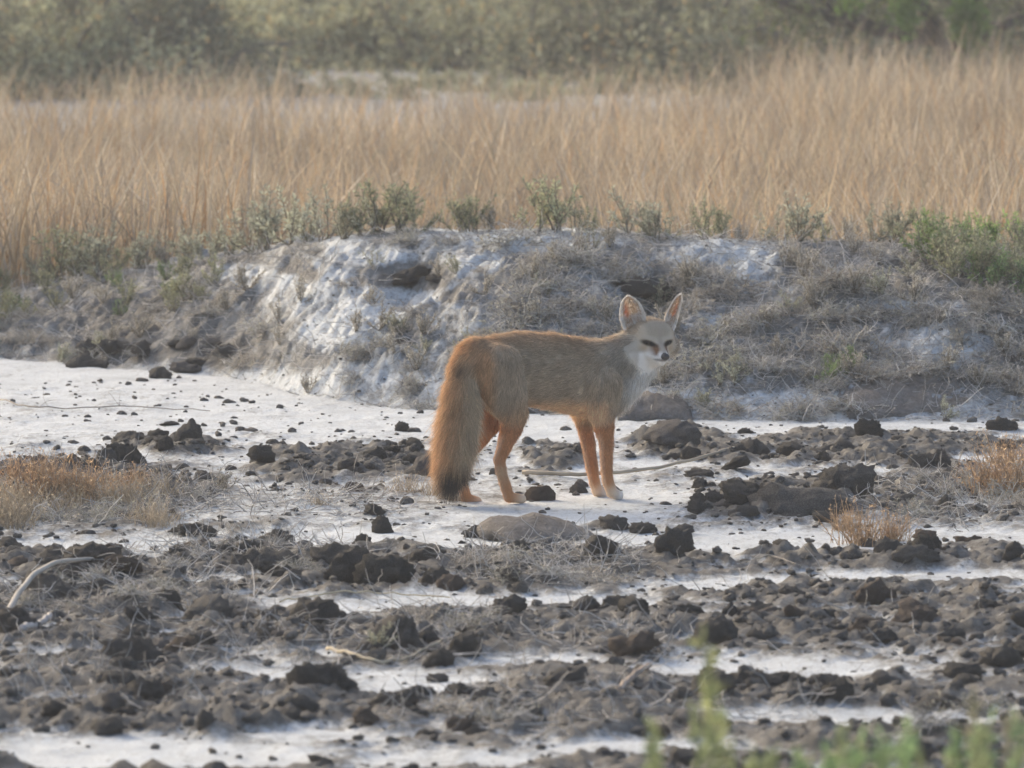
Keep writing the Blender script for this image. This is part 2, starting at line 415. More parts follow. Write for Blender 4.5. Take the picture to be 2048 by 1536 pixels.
# shoulders and front legs
for l, s in ((-.048, 1), (.046, 0)):
    if s: pts = [(1203, 770, 38), (1203, 815, 27), (1208, 850, 16.5), (1213, 888, 11.5), (1213, 938, 9), (1216, 962, 9), (1223, 984, 8.5), (1238, 991, 7.5)]
    else: pts = [(1175, 780, 36), (1168, 820, 22), (1171, 857, 12), (1177, 888, 11), (1184, 935, 9.5), (1189, 962, 8.5), (1195, 982, 8.5), (1210, 988, 7.5)]
    chain(pts, l, [C_SIDE, C_SIDE, C_LEG, C_LEG, C_LEG, C_LEG, C_CREAM, C_WHITE], np.array([-.15, 0, -1]), [.018, .015, .010, .009, .008, .006, .004], .9, .012)
# haunches and hind legs
pts = [(998, 735, 44), (1010, 785, 40), (1026, 825, 27), (1022, 856, 19), (1011, 888, 12.5), (999, 918, 9.5), (1002, 941, 8.5), (1012, 974, 8.5), (1018, 994, 8.5), (1044, 998, 7)]
chain(pts, -.045, [C_SIDE, C_SIDE, C_TAN, C_LEG, C_LEG, C_LEG, C_TAN, C_LEG, C_LEG, C_CREAM], np.array([-.15, 0, -1]), [.020, .018, .014, .010, .009, .008, .008, .006, .004], .8, .014)
pts = [(965, 745, 44), (975, 795, 34), (985, 838, 22), (965, 872, 14), (938, 905, 11), (921, 932, 9.5), (924, 962, 8.5), (930, 986, 8.5), (934, 998, 8.5), (955, 1002, 7)]
chain(pts, .045, [C_SIDE, C_LEG, C_LEG, C_LEG, C_LEG, C_LEG, C_CREAM, C_LEG, C_LEG, C_CREAM], np.array([-.15, 0, -1]), [.014, .012, .010, .009, .008, .008, .008, .006, .004], .8, .014)
# tail
chain([(952, 712, 30, 0), (930, 742, 24, -.015), (924, 790, 26, -.03), (918, 841, 27, -.035), (910, 890, 25, -.035), (904, 930, 20, -.03), (899, 962, 8, -.03)], 0,
      [C_BACK, C_TAIL, C_TAIL, C_TAIL, C_TAIL, C_TAILO, C_BLACK], None, [.024, .034, .042, .044, .046, .044], 1.0, .02)
# head
hseg = lambda a, b, ra, rb, lat, ca, cb, flow, fl, k=.012: CH.__setitem__(0, CH[0] + 1) or seg(hd(*a), hd(*b), ra / 1000, rb / 1000, lat, ca, cb, flow, fl, k)
up_back = -HF + HU * .25
for s in (-1, 1): hseg((s * 10, -22, 3), (s * 11, 6, 6), 43, 41, 1, C_HEAD, C_HEAD, up_back, .010)
for s in (-1, 1):
    hseg((s * 26, 6, -14), (s * (53 if s < 0 else 49), -6, -19), 27, 24, 1, C_HEAD, C_HEAD, -HF * .7 + HR * s * .6 - HU * .3, .016)
    hseg((s * 18, 28, 9), (s * 24, 22, 8), 14, 14, 1, C_HEAD, C_HEAD, up_back, .007, .01)
    hseg((s * 10, 64, -35), (s * 14, 40, -32), 10.5, 15, 1, C_WHITE, C_WHITE, -HF - HU * .2, .005, .01)
hseg((0, 26, -10), (0, 82, -31), 25, 10, 1, C_HEAD, C_HEAD, up_back, .005)
hseg((0, 20, -42), (0, 71, -48), 22, 8.5, 1, C_WHITE, C_WHITE, -HF - HU * .4, .007)
hseg((0, -30, -22), (0, 10, -38), 34, 24, 1, C_WHITE, C_WHITE, -HF * .5 - HU, .018)

def prim_d(P, pr):
    a, b, ra, rb, lat = pr[:5]
    S = np.array([1, 1 / lat, 1])
    mid = (a + b) / 2
    if lat != 1.0:                    # squeezed sideways about the segment's own plane
        Pm = P.copy(); Pm[..., 1] = mid[1] + (P[..., 1] - mid[1]) / lat
        a2 = a.copy(); b2 = b.copy(); a2[1] = mid[1] + (a[1] - mid[1]) / lat; b2[1] = mid[1] + (b[1] - mid[1]) / lat
    else: Pm, a2, b2 = P, a, b
    ab = b2 - a2; t = np.clip(((Pm - a2) @ ab) / (ab @ ab + 1e-12), 0, 1)
    d = np.linalg.norm(Pm - a2 - t[..., None] * ab, axis=-1) - (ra + (rb - ra) * t)
    return d * (1 if lat == 1 else (1 + lat) / 2), t
lo = np.min([np.minimum(p[0] - p[2], p[1] - p[3]) for p in PR], 0) - .03
hi = np.max([np.maximum(p[0] + p[2], p[1] + p[3]) for p in PR], 0) + .03
lo[2] = max(lo[2], -.03)
VX = .0030
dims = np.ceil((hi - lo) / VX).astype(int) + 1
D = np.full(dims, .06, np.float32)
for cid in sorted({p[10] for p in PR}):
    grp = [p for p in PR if p[10] == cid]
    a0 = np.min([np.minimum(p[0] - p[2], p[1] - p[3]) for p in grp], 0) - .045; b0 = np.max([np.maximum(p[0] + p[2], p[1] + p[3]) for p in grp], 0) + .045
    i0 = np.maximum(((a0 - lo) / VX).astype(int), 0); i1 = np.minimum(((b0 - lo) / VX).astype(int) + 1, dims)
    g = np.stack(np.meshgrid(*[(lo[k] + VX * np.arange(i0[k], i1[k])).astype(np.float32) for k in range(3)], indexing='ij'), -1)
    d = None
    for pr in grp:
        e, _ = prim_d(g, pr); e = e.astype(np.float32)
        if d is None: d = e
        else:
            h = np.maximum(.003 - np.abs(d - e), 0) / .003; d = np.minimum(d, e) - h * h * .00075
    sl = tuple(slice(i0[k], i1[k]) for k in range(3)); o = D[sl]; k_ = grp[0][9]
    h = np.maximum(k_ - np.abs(o - d), 0) / k_
    D[sl] = np.minimum(o, d) - h * h * k_ * .25
def surface_nets(D, lo, vx):
    ins = D < 0; nx, ny, nz = D.shape
    c = np.zeros((nx - 1, ny - 1, nz - 1), np.int8)
    for i in (0, 1):
        for j in (0, 1):
            for k in (0, 1): c += ins[i:nx - 1 + i, j:ny - 1 + j, k:nz - 1 + k]
    act = (c > 0) & (c < 8)
    idx = -np.ones(act.shape, np.int64); cells = np.argwhere(act); idx[act] = np.arange(len(cells))
    acc = np.zeros((len(cells), 3)); cnt = np.zeros(len(cells))
    cor = [(i, j, k) for i in (0, 1) for j in (0, 1) for k in (0, 1)]
    for p in cor:
        for ax in range(3):
            if p[ax]: continue
            q = list(p); q[ax] = 1
            da = D[cells[:, 0] + p[0], cells[:, 1] + p[1], cells[:, 2] + p[2]]; db = D[cells[:, 0] + q[0], cells[:, 1] + q[1], cells[:, 2] + q[2]]
            mk = (da < 0) != (db < 0); t = np.where(mk, da / np.where(mk, da - db, 1), 0)
            pt = np.tile(np.array(p, float), (len(cells), 1)); pt[:, ax] = t
            acc += pt * mk[:, None]; cnt += mk
    V = lo + vx * (cells + acc / cnt[:, None])
    Q = []
    for ax in range(3):
        b, c_ = (ax + 1) % 3, (ax + 2) % 3
        s0 = [slice(None)] * 3; s1 = [slice(None)] * 3; s0[ax] = slice(0, -1); s1[ax] = slice(1, None)
        A, B = ins[tuple(s0)], ins[tuple(s1)]
        e = np.argwhere(A != B)
        e = e[(e[:, b] > 0) & (e[:, c_] > 0) & (e[:, b] < D.shape[b] - 1) & (e[:, c_] < D.shape[c_] - 1)]
        def cell(db, dc):
            q = e.copy(); q[:, b] += db; q[:, c_] += dc; return idx[q[:, 0], q[:, 1], q[:, 2]]
        q = np.stack([cell(-1, -1), cell(0, -1), cell(0, 0), cell(-1, 0)], 1)
        fl = ~A[tuple(e.T)]
        q[fl] = q[fl][:, ::-1]
        Q.append(q)
    return V, np.vstack(Q)
FV, FQ = surface_nets(D, lo, VX)
# light smoothing over the quad edges
E = np.vstack([FQ[:, [0, 1]], FQ[:, [1, 2]], FQ[:, [2, 3]], FQ[:, [3, 0]]])
for _ in range(6):
    acc = np.zeros_like(FV); cn = np.zeros(len(FV))
    for a_, b_ in ((0, 1), (1, 0)):
        for k in range(3): acc[:, k] += np.bincount(E[:, a_], FV[E[:, b_], k], len(FV))
        cn += np.bincount(E[:, a_], minlength=len(FV))
    FV = FV * .5 + acc / cn[:, None] * .5
EYES = [(-25, 37, -5), (24, 37, -4)]
NOSE = (0, 90, -31)
def coat(P, Nn):
    """colour, fur length, flow and density at points of the coat, from anatomy"""
    W = np.zeros(len(P)); Cc = np.zeros((len(P), 3)); Fl = np.zeros((len(P), 3)); Ln = np.zeros(len(P))
    for pr in PR:
        d, t = prim_d(P, pr)
        w = np.exp(-np.maximum(d + .004, -.02) / .006); W += w
        Cc += w[:, None] * (pr[5] + (pr[6] - pr[5]) * t[:, None]); Fl += w[:, None] * pr[7] / np.linalg.norm(pr[7]); Ln += w * pr[8]
    Cc /= W[:, None]; Ln /= W
    Fl /= np.linalg.norm(Fl, axis=1)[:, None] + 1e-9
    den = np.ones(len(P))
    def over(mask, col):
        nonlocal Cc
        m = np.clip(mask, 0, 1)[:, None]; Cc = Cc * (1 - m) + np.array(col) * m
    w3 = FOX_O + P[:, :1] * FF + P[:, 1:2] * LL + P[:, 2:] * np.array([0, 0, 1])
    u, v = to_px(w3[:, 0], w3[:, 1], w3[:, 2])
    f, l, z = P[:, 0], P[:, 1], P[:, 2]
    H = (P - HC) * 1000; r, hf, hu = H @ HR, H @ HF, H @ HU
    head = np.clip(1.6 - np.sqrt((r / 70) ** 2 + ((hf - 20) / 85) ** 2 + ((hu + 5) / 62) ** 2), 0, 1) > .45
    hm = head.astype(float)
    body = 1 - hm
    zb = fx(1060, 815)[2]
    tail = np.clip((fx(985, 760)[0] - f) / .02, 0, 1) * body * (Nn[:, 0] * 0 + 1)
    # trunk: reddish saddle, cream underside, white bib
    trunk = body * np.clip((z - fx(1100, 850)[2]) / .01, 0, 1)
    over(trunk * np.clip((z - fx(1100, 700)[2]) / .03, 0, 1) * .5 * np.clip((Nn[:, 2] + .2) * 1.2, 0, 1), C_BACK)
    mid = np.clip((f - fx(1040, 800)[0]) / .02, 0, 1) * np.clip((fx(1200, 800)[0] - f) / .02, 0, 1)
    over(body * mid * np.clip((fx(1100, 790)[2] - z) / .024, 0, 1) * np.clip((z - fx(1100, 850)[2]) / .01, 0, 1), (.74, .51, .32))
    front = np.clip(Nn[:, 0] * 2.4 - .95 + .25 * Nn[:, 1], 0, 1) * np.clip((f - fx(1195, 800)[0]) / .03, 0, 1) * np.clip((z - fx(1215, 860)[2]) / .02, 0, 1) * np.clip((l + .062) / .018, 0, 1)
    over(body * front * np.clip((fx(1250, 700)[2] - z) / .03, 0, 1), C_WHITE)
    # cream fore and rear edges of the legs, with the sunlit rim painted in
    leg = body * np.clip((fx(1100, 855)[2] - z) / .02, 0, 1)
    over(leg * np.clip(np.abs(Nn[:, 0]) * 1.6 - .75, 0, 1) * .75, (.74, .58, .43))
    over(leg * np.clip((fbm(f * 60, z * 22, 131, 3) - .45) * 3, 0, 1) * .35, (.36, .17, .08))
    # tail: warm rear edge, grey side, dark patch near the root, black tip
    tl = np.clip((fx(962, 760)[0] + .012 - f) / .02, 0, 1) * body * np.clip((z - .012) / .01, 0, 1) * (l < .02)
    over(tl * np.clip(-Nn[:, 0] * 1.5 + .1, 0, 1) * .75, C_TAILO)
    over(tl * np.clip(1.3 - np.sqrt(((u - 925) / 14) ** 2 + ((v - 735) / 14) ** 2), 0, 1) * .75, (.10, .07, .05))
    over(tl * np.clip((v - 905) / 30, 0, 1) * np.clip((u - 880) / 14, 0, 1), C_BLACK)
    Ln = np.where(tl > .5, np.where(v > 940, .042, Ln), Ln)
    # face
    ar = np.abs(r)
    over(hm * np.clip((hu - 2) / 14, 0, 1) * np.clip((34 - ar) / 14, 0, 1) * .5, (.33, .265, .195))
    over(hm * np.clip((-27 - hu + .16 * (hf - 20)) / 9, 0, 1), C_WHITE)
    over(hm * np.clip((ar - 40) / 10, 0, 1) * np.clip((8 - hu) / 14, 0, 1) * .7, (.46, .39, .31))
    over(hm * np.clip(1.25 - np.hypot((ar - 34) / 14, (hu + 18) / 10), 0, 1) * .7, (.43, .31, .20))
    st = np.hypot((ar - (15 - (hf - 38) * .06)) / 8.5, 0 * ar)
    over(hm * np.clip(1.3 - st, 0, 1) * np.clip((hf - 36) / 6, 0, 1) * np.clip((80 - hf) / 8, 0, 1) * np.clip((hu + 34) / 5, 0, 1) * np.clip((-3 - hu) / 5, 0, 1) * 1.0, (.20, .105, .058))
    over(hm * np.clip(1.2 - ar / 8, 0, 1) * np.clip((hf - 36) / 8, 0, 1) * np.clip((hu + 28) / 5, 0, 1) * .7, (.37, .30, .23))
    for ex, ef, eu in EYES:
        sg = np.sign(ex); dx = (r - ex) * sg; du = hu - eu
        over(hm * np.clip(1.4 - np.hypot(dx / 17, (du - 13 - .1 * dx) / 6), 0, 1) * .7, (.47, .41, .33))       # pale brow
        over(hm * (hf > 5) * np.clip(2.2 - 1.6 * np.hypot((dx - 1) / 15, (du - .18 * dx) / 6.6), 0, 1), (.018, .014, .012))  # dark lids
        over(hm * np.clip(1.2 - np.hypot((dx + 8) / 8, (du - 24) / 9), 0, 1) * 0, (.40, .25, .13))
        ed = np.linalg.norm(H - np.array([ex * 0]) - (HR * ex + HF * ef + HU * eu)[None] , axis=1)
        den = np.where(ed < 9.5, 0, den)
        Ln = np.where(ed < 24, np.minimum(Ln, .0035), Ln)
    over(hm * np.clip(1.4 - np.hypot((hf - 80) / 14, (hu + 41) / 3.2), 0, 1) * .75 * (hf > 50), (.07, .055, .05))   # lip line
    nd = np.linalg.norm(H - (HR * NOSE[0] + HF * NOSE[1] + HU * NOSE[2])[None], axis=1)
    den = np.where(nd < 11, 0, den); over(hm * (nd < 10), (.03, .026, .025))
    Ln = np.where(hm * (hf > 25) > 0, np.minimum(Ln, .0055), Ln)
    return Cc, Ln, Fl, den, hm
def tri_normals(V, Q):
    n = np.cross(V[Q[:, 2]] - V[Q[:, 0]], V[Q[:, 3]] - V[Q[:, 1]]); ar = np.linalg.norm(n, axis=1); return n / (ar[:, None] + 1e-12), ar / 2
qn, qa = tri_normals(FV, FQ)
vn = np.zeros_like(FV)
for k in range(4):
    for c in range(3): vn[:, c] += np.bincount(FQ[:, k], qn[:, c] * qa, len(FV))
vn /= np.linalg.norm(vn, axis=1)[:, None] + 1e-12
vc, _, _, _, _ = coat(FV, vn)

def mat_fur():
    m, nt, out = new_mat('fox_fur'); L = nt.links
    a = N(nt, 'ShaderNodeAttribute', attribute_name='Col')
    b = N(nt, 'ShaderNodeBsdfPrincipled'); b.inputs['Roughness'].default_value = .6; b.inputs['Specular IOR Level'].default_value = .25
    t = N(nt, 'ShaderNodeBsdfTranslucent'); mx = N(nt, 'ShaderNodeMixShader'); mx.inputs[0].default_value = .35
    L.new(a.outputs['Color'], b.inputs['Base Color']); L.new(a.outputs['Color'], t.inputs[0])
    L.new(b.outputs[0], mx.inputs[1]); L.new(t.outputs[0], mx.inputs[2]); L.new(mx.outputs[0], out.inputs[0]); return m
def mat_plain(name, col, rough, spec=.5, coat_w=0.0):
    m, nt, out = new_mat(name); b = N(nt, 'ShaderNodeBsdfPrincipled')
    n = noise_tex(nt, 300, 2, .5); c = mixc(nt, n.outputs[0], tuple(x * .8 for x in col), tuple(x * 1.2 for x in col))
    nt.links.new(c, b.inputs['Base Color']); b.inputs['Roughness'].default_value = rough; b.inputs['Specular IOR Level'].default_value = spec
    b.inputs['Coat Weight'].default_value = coat_w
    nt.links.new(b.outputs[0], out.inputs[0]); return m
M_FOX = mat_attr('fox_skin', 0.0, 1.0)
M_EAR = mat_attr('fox_ear', 0.65, 0.9)
fox = empty('fox', tuple(FOX_O), YAW)
props(fox, 'grey and orange fox with bushy black-tipped tail standing on the salt crust, head turned back', 'fox')
link('body', mesh_np('fox_body', FV, FQ, None, M_FOX, True, vc), fox)
def ball(name, c, rad, mat, parent, nseg=20, nring=12, axes=None):
    th = np.linspace(0, math.pi, nring + 1)[1:-1]; ph = np.arange(nseg) * 2 * math.pi / nseg
    A = np.array([[math.sin(t) * math.cos(p), math.sin(t) * math.sin(p), math.cos(t)] for t in th for p in ph] + [[0, 0, 1], [0, 0, -1]]) * np.array(rad)
    if axes is not None: A = A @ np.array(axes)
    n = nring - 1; i = np.arange(n - 1)[:, None] * nseg + np.arange(nseg); j = np.arange(n - 1)[:, None] * nseg + (np.arange(nseg) + 1) % nseg
    Q = np.stack([i, i + nseg, j + nseg, j], -1).reshape(-1, 4); ar = np.arange(nseg); m = n * nseg
    T = np.vstack([np.stack([np.full(nseg, m), ar, (ar + 1) % nseg], 1), np.stack([np.full(nseg, m + 1), (n - 1) * nseg + (ar + 1) % nseg, (n - 1) * nseg + ar], 1)])
    return link(name, mesh_np(name, A + c, Q, T, mat, True), parent)
M_EYE = mat_plain('eye_dark', (.016, .011, .008), .3, .2, 0); M_NOSE = mat_plain('nose_leather', (.022, .02, .02), .45)
AX = [HR, HF, HU]
for e in EYES: ball('eye', hd(*e), (.0082, .0088, .0062), M_EYE, fox, axes=AX)
ball('nose', hd(*NOSE), (.0105, .009, .0085), M_NOSE, fox, axes=AX)
# fur strands: roots spread over the coat by area
HAIR = {'root': [], 'n': [], 'c': [], 'len': [], 'flow': [], 'lift': []}
def scatter(V, Q, count):
    n, a = tri_normals(V, Q); ch = rng.choice(len(Q), count, p=a / a.sum()); s, t = rng.random(count), rng.random(count)
    q = Q[ch]; p = (V[q[:, 0]] * ((1 - s) * (1 - t))[:, None] + V[q[:, 1]] * (s * (1 - t))[:, None] + V[q[:, 2]] * (s * t)[:, None] + V[q[:, 3]] * ((1 - s) * t)[:, None])
    return p, n[ch]
rp, rn = scatter(FV, FQ, 150000)
rc, rl, rf, rd, rh = coat(rp, rn)
keep = (rng.random(len(rp)) < rd) & (rp[:, 2] > .004)
rp, rn, rc, rl, rf, rh = rp[keep], rn[keep], rc[keep], rl[keep], rf[keep], rh[keep]
def strands(p, n, c, ln, fl, lift, npt=5, rad=.00042):
    k = len(p)
    tg = fl - n * np.sum(fl * n, 1)[:, None]; tg /= np.linalg.norm(tg, axis=1)[:, None] + 1e-9
    clump = np.stack([fbm(p[:, 0] * 75, p[:, 2] * 75, 91 + i, 2) - .5 for i in range(3)], 1)
    d = tg * (1 - lift[:, None]) + n * lift[:, None] + clump * .30 + rng.normal(0, .13, (k, 3))
    d /= np.linalg.norm(d, axis=1)[:, None]
    L = ln * rng.uniform(.6, 1.15, k) * np.where((rng.random(k) < .1) & (ln > .014), 1.45, 1)
    s = np.linspace(0, 1, npt)
    bend = fl * .35 - n * .15
    P = p[:, None] - n[:, None] * .001 + d[:, None] * (L[:, None] * s)[..., None] + bend[:, None] * (L[:, None] * s ** 2 * .5)[..., None]
    R = rad * (1 - s * .85)[None, :] * rng.uniform(.7, 1.2, (k, 1)) * np.where(ln < .008, .75, 1)[:, None]
    tone = np.exp(rng.normal(0, .20, k)) * (.72 + .56 * fbm(p[:, 0] * 95 + p[:, 1] * 30, p[:, 2] * 60, 141, 3))
    band = 1 + .30 * np.sin(s * 4.2 + .5)[None, :] * np.sign(rng.random(k) - .35)[:, None] * (ln > .009)[:, None]
    Cc = c[:, None] * (tone[:, None] * band)[..., None]
    return P, R, np.clip(Cc, .008, .92)
lift = np.where(rl > .03, .42, np.where(rl > .012, .24, .27))
S1 = strands(rp, rn, rc, rl, rf, lift)
# ears: cupped leaf-shaped shells
EARP, EARN, EARC, EARF = [], [], [], []
def make_ear(sg, b, t, out_deg, w):
    B = hd(*b); T = hd(*t); up = T - B; h = np.linalg.norm(up); upn = up / h
    a = math.radians(out_deg) * sg; nf = HF * math.cos(a) + HR * math.sin(a); nf -= upn * (nf @ upn); nf /= np.linalg.norm(nf)
    sd = np.cross(nf, upn); sd *= np.sign(sd @ HR)           # to the viewer's right
    nt_, ns = 26, 17
    tt = np.linspace(-.18, 1, nt_); ss = np.linspace(-1, 1, ns); tc = np.clip(tt, 0, 1)
    hw = w * np.where(tt < .22, .9 + .1 * np.clip(tt, -.2, .22) / .22, np.clip(1 - np.abs((tt - .22) / .785) ** 2.2, .0, 1) ** .62) + .0008
    V = []; C = []
    for i, t_ in enumerate(tt):
        for s_ in ss:
            cup = .012 * (1 - tc[i] * .75) * (1 - s_ * s_)
            bow = .006 * math.sin(tc[i] * math.pi)
            V.append(B + up * t_ + sd * s_ * hw[i] - nf * (cup - .010) - nf * bow * .4)
            e = abs(s_)
            c = np.array([.88, .83, .77])
            inner = max(0, 1 - math.hypot((s_ * sg + -.48) / .26, (t_ - .50) / .34))      # bare outer concha, its orange glow of light from behind painted in
            c = c * (1 - min(1, inner * 1.8)) + np.array([.62, .30, .18]) * min(1, inner * 1.8)
            if e > .74: c = c * .3 + np.array([.66, .60, .52]) * .7
            C.append(c)
    V = np.array(V); C = np.array(C)
    i = (np.arange(nt_ - 1)[:, None] * ns + np.arange(ns - 1)).ravel(); Q = np.stack([i, i + 1, i + 1 + ns, i + ns], 1)
    n0, _ = tri_normals(V, Q)
    if np.mean(n0 @ nf) < 0: Q = Q[:, ::-1]
    me = mesh_np('ear', V, Q, None, M_EAR, True, C)
    o = link('ear', me, fox); md = o.modifiers.new('thick', 'SOLIDIFY'); md.thickness = .0018; md.offset = -1
    # short hair on both faces, long pale hair at the inner rim and foot
    p, n = scatter(V, Q, 8000); n = n * np.where(rng.random(len(n)) < .5, 1, -1)[:, None]
    qd = (p - B); tl = qd @ upn / h; sl = qd @ sd
    hwp = np.interp(tl, tt, hw); e = np.abs(sl) / hwp
    fr = (n @ nf) > 0
    ci = np.array([[.88, .84, .79]]) * np.ones((len(p), 1)); ci[~fr] = (.42, .29, .18)
    inner = np.clip(1 - np.hypot((sl / hwp * sg - .48) / .26, (tl - .50) / .34), 0, 1) * 1.8
    skip = fr & (inner > .35) & (rng.random(len(p)) < .85)
    ci[e > .75] = (.84, .79, .72)
    ln = np.where(fr & (e > .55), .009, .0045); ln = np.where(tl < .25, .013, ln)
    fl = upn * .8 + sd * (-np.sign(sl) * .5 * (fr))[:, None] + n * .1
    k = ~skip & (tl > -.1)
    EARP.append(p[k]); EARN.append(n[k]); EARC.append(ci[k]); EARF.append((fl[k], ln[k]))
make_ear(-1, (-41, -10, 30), (-60, -16, 101), 36, .031)
make_ear(1, (41, -10, 30), (66, -16, 108), 40, .031)
S2 = strands(np.vstack(EARP), np.vstack(EARN), np.vstack(EARC), np.concatenate([x[1] for x in EARF]), np.vstack([x[0] for x in EARF]), np.full(sum(len(x) for x in EARP), .2), rad=.0004)
def hair_object(name, sets, mat, parent):
    P = np.concatenate([s[0].reshape(-1, 3) for s in sets]); R = np.concatenate([s[1].ravel() for s in sets]); Cc = np.concatenate([s[2].reshape(-1, 3) for s in sets])
    cv = bpy.data.hair_curves.new(name); cv.add_curves([5] * (len(P) // 5))
    cv.attributes['position'].data.foreach_set('vector', P.astype(np.float32).ravel())
    ra = cv.attributes.get('radius') or cv.attributes.new('radius', 'FLOAT', 'POINT'); ra.data.foreach_set('value', R.astype(np.float32))
    ca = cv.attributes.new('Col', 'FLOAT_COLOR', 'POINT'); c4 = np.ones((len(P), 4), np.float32); c4[:, :3] = Cc; ca.data.foreach_set('color', c4.ravel())
    cv.materials.append(mat)
    return link(name, cv, parent)
hair_object('fur', [S1, S2], mat_fur(), fox)

# ------------------------------------------------------------------ mud clods
def clod_mesh(name, seed, mat, sub=4, flat=.7, rough=1.0):
    """crumbly lump: several overlapping lobes, rough all over, spreading at the foot"""
    bm = bmesh.new(); bmesh.ops.create_icosphere(bm, subdivisions=sub, radius=1.0)
    off = Vector((seed * 7.13, seed * 3.7, seed * 1.9)); r = random.Random(seed)
    lobes = [(Vector((r.uniform(-1, 1), r.uniform(-1, 1), r.uniform(-.5, .75))) * .48, r.uniform(.42, .68)) for _ in range(6)] + [(Vector((0, 0, -.2)), .62)]
    for v in bm.verts:
        dr = v.co.normalized(); best = .3
        for c, rad in lobes:
            b = dr.dot(c); q = b * b - (c.length_squared - rad * rad)
            if q > 0: best = max(best, b + math.sqrt(q))
        p = dr * best
        k = 1 + rough * (.16 * mnoise.noise(p * 2.6 + off) + .17 * mnoise.noise(p * 5.5 + off) + .15 * mnoise.noise(p * 11 + off) + .10 * mnoise.noise(p * 21 + off))
        p = p * k
        w = 1.0 + .22 * max(0, -p.z) - .10 * max(0, p.z)
        p.x *= w; p.y *= w; p.z *= flat; p.z = max(p.z, -.42 * flat) + .3 * flat
        v.co = p
    for f in bm.faces: f.smooth = sub > 2
    me = bpy.data.meshes.new(name); bm.to_mesh(me); bm.free(); me.materials.append(mat); return me
CL = [clod_mesh('mud_clod', 10 + i, M_CLOD, 4, [.7, .9, .6, .8, 1.0, .62, .75, .85, .55, .95][i], 1.2) for i in range(10)]
CLG = [clod_mesh('dusty_clod', 40 + i, M_CLOD_GREY, 4, [.7, .85, .5][i], .9) for i in range(3)]
CLB = [clod_mesh('brown_clod', 60 + i, M_CLOD_BROWN, 4, [.7, .85, .6][i], 1.1) for i in range(3)]
def put_clod(me, x, y, half_w, hs=1.0, rz=None, sink=.12, dy=1.0):
    o = link('mud_clod', me)
    o.location = (x, y, gz1(x, y) - half_w * sink); o.rotation_euler = (random.uniform(-.25, .25), random.uniform(-.25, .25), random.uniform(0, 6.28) if rz is None else rz)
    o.scale = (half_w, half_w * dy, half_w * hs); return o
# clods one can point to: pixel of the foot, half width px, height factor, mesh, label
SPECIAL = [
    (1352, 908, 66, 1.0, CLG[0], 'large dusty grey clod with a broken face on the soil beyond the fox\'s front legs'),
    (525, 938, 27, 1.1, CL[1], 'blocky dark clod standing on the salt crust beyond the fox\'s tail'),
    (847, 955, 36, 1.25, CLG[1], 'rounded grey-brown clod just behind the tip of the fox\'s tail'),
    (1085, 1000, 31, 1.1, CLB[1], 'rounded brown clod between the fox\'s hind and front feet'),
    (400, 1075, 46, .75, CL[2], 'flat dark clod at the near edge of the dry straw patch'),
    (767, 1064, 26, 1.2, CL[4], 'tall crumbly dark clod on the salt crust below the fox\'s tail'),
    (958, 1075, 26, 1.0, CL[7], 'dark clod on the salt crust in front of the fox\'s near hind foot'),
    (1690, 1005, 62, 1.0, CL[3], 'big jagged dark clod at the head of the soil heap'),
    (1580, 1030, 95, .75, CL[5], 'broad crumbling dark heap of soil beyond the straw tufts'),
    (1490, 1022, 48, .7, CL[0], 'low dark clod beside the broad soil heap'),
    (1755, 1212, 44, 1.1, CLB[0], 'reddish brown clod rising from the dug soil'),
    (1455, 1240, 24, 1.6, CL[9], 'upright narrow clod on the edge of the salt strip'),
    (1868, 1115, 17, 2.0, CL[4], 'thin upright clod standing beside the straw tufts'),
    (1850, 1078, 24, 1.2, CLB[2], 'small reddish clod lying on salt beside the straw tufts'),
    (1345, 1130, 36, 1.2, CL[1], 'peaked dark clod at the end of the twig heap'),
    (1200, 1135, 46, .95, CL[6], 'dark clod half buried in the twig heap'),
    (1290, 1068, 34, 1.0, CL[8], 'dark clod on the salt crust in front of the fox\'s front feet'),
    (1365, 1068, 36, .8, CL[2], 'brown-grey wedge of mud next to the dark clod on salt'),
    (1465, 945, 34, .8, CL[5], 'squat dark clod beside the end of the pale stick'),
    (250, 932, 38, 1.2, CL[3], 'dark clod rising behind the dry straw patch'),
    (675, 1140, 52, .8, CL[7], 'dark lump of mud at the right end of the curly twig pile'),
    (420, 1250, 60, .7, CL[0], 'wide low mud lump beside the bent pale branch'),
    (935, 1395, 22, 1.0, CL[9], 'round dark clod on the pale patch in the foreground soil'),
    (2000, 1340, 46, .9, CL[6], 'dark foreground clod beside the leafy green weeds'),
    (1400, 958, 30, .9, CL[8], 'small dark clod lying just below the pale stick'),
    (345, 850, 22, .6, CL[2], 'small flat clod alone on the wide salt flat'),
    (800, 862, 18, .9, CL[4], 'small clod alone on the salt flat beyond the fox\'s tail'),
    (378, 745, 40, 1.0, CLG[2], 'square-edged grey lump of earth fallen at the foot of the bank'),
    (2000, 862, 30, .8, CL[1], 'dark clod near the end of the flat earth slab'),
]
for k_ in range(16):
    SPECIAL.append((random.uniform(130, 500), random.uniform(690, 765), random.uniform(13, 34), random.uniform(.7, 1.1), random.choice(CL + CLG), 'crumbled lump of earth fallen at the tail-side foot of the bank'))
SPECIAL += [(1275, 600, 42, .9, CL[3], 'dark earth lump inside the hollow above the fox\'s ears'), (1335, 592, 40, .8, CL[6], 'dark broken earth added as shade beside the lump in the hollow above the ears'), (810, 560, 42, .7, CL[0], 'dark earth added as shade in the smaller hollow of the white slope'), (868, 566, 26, .8, CL[5], 'small dark earth lump added as shade at the rim of the smaller hollow')]  # extra lumps darken the hollows, standing in for their deep shade
taken = []
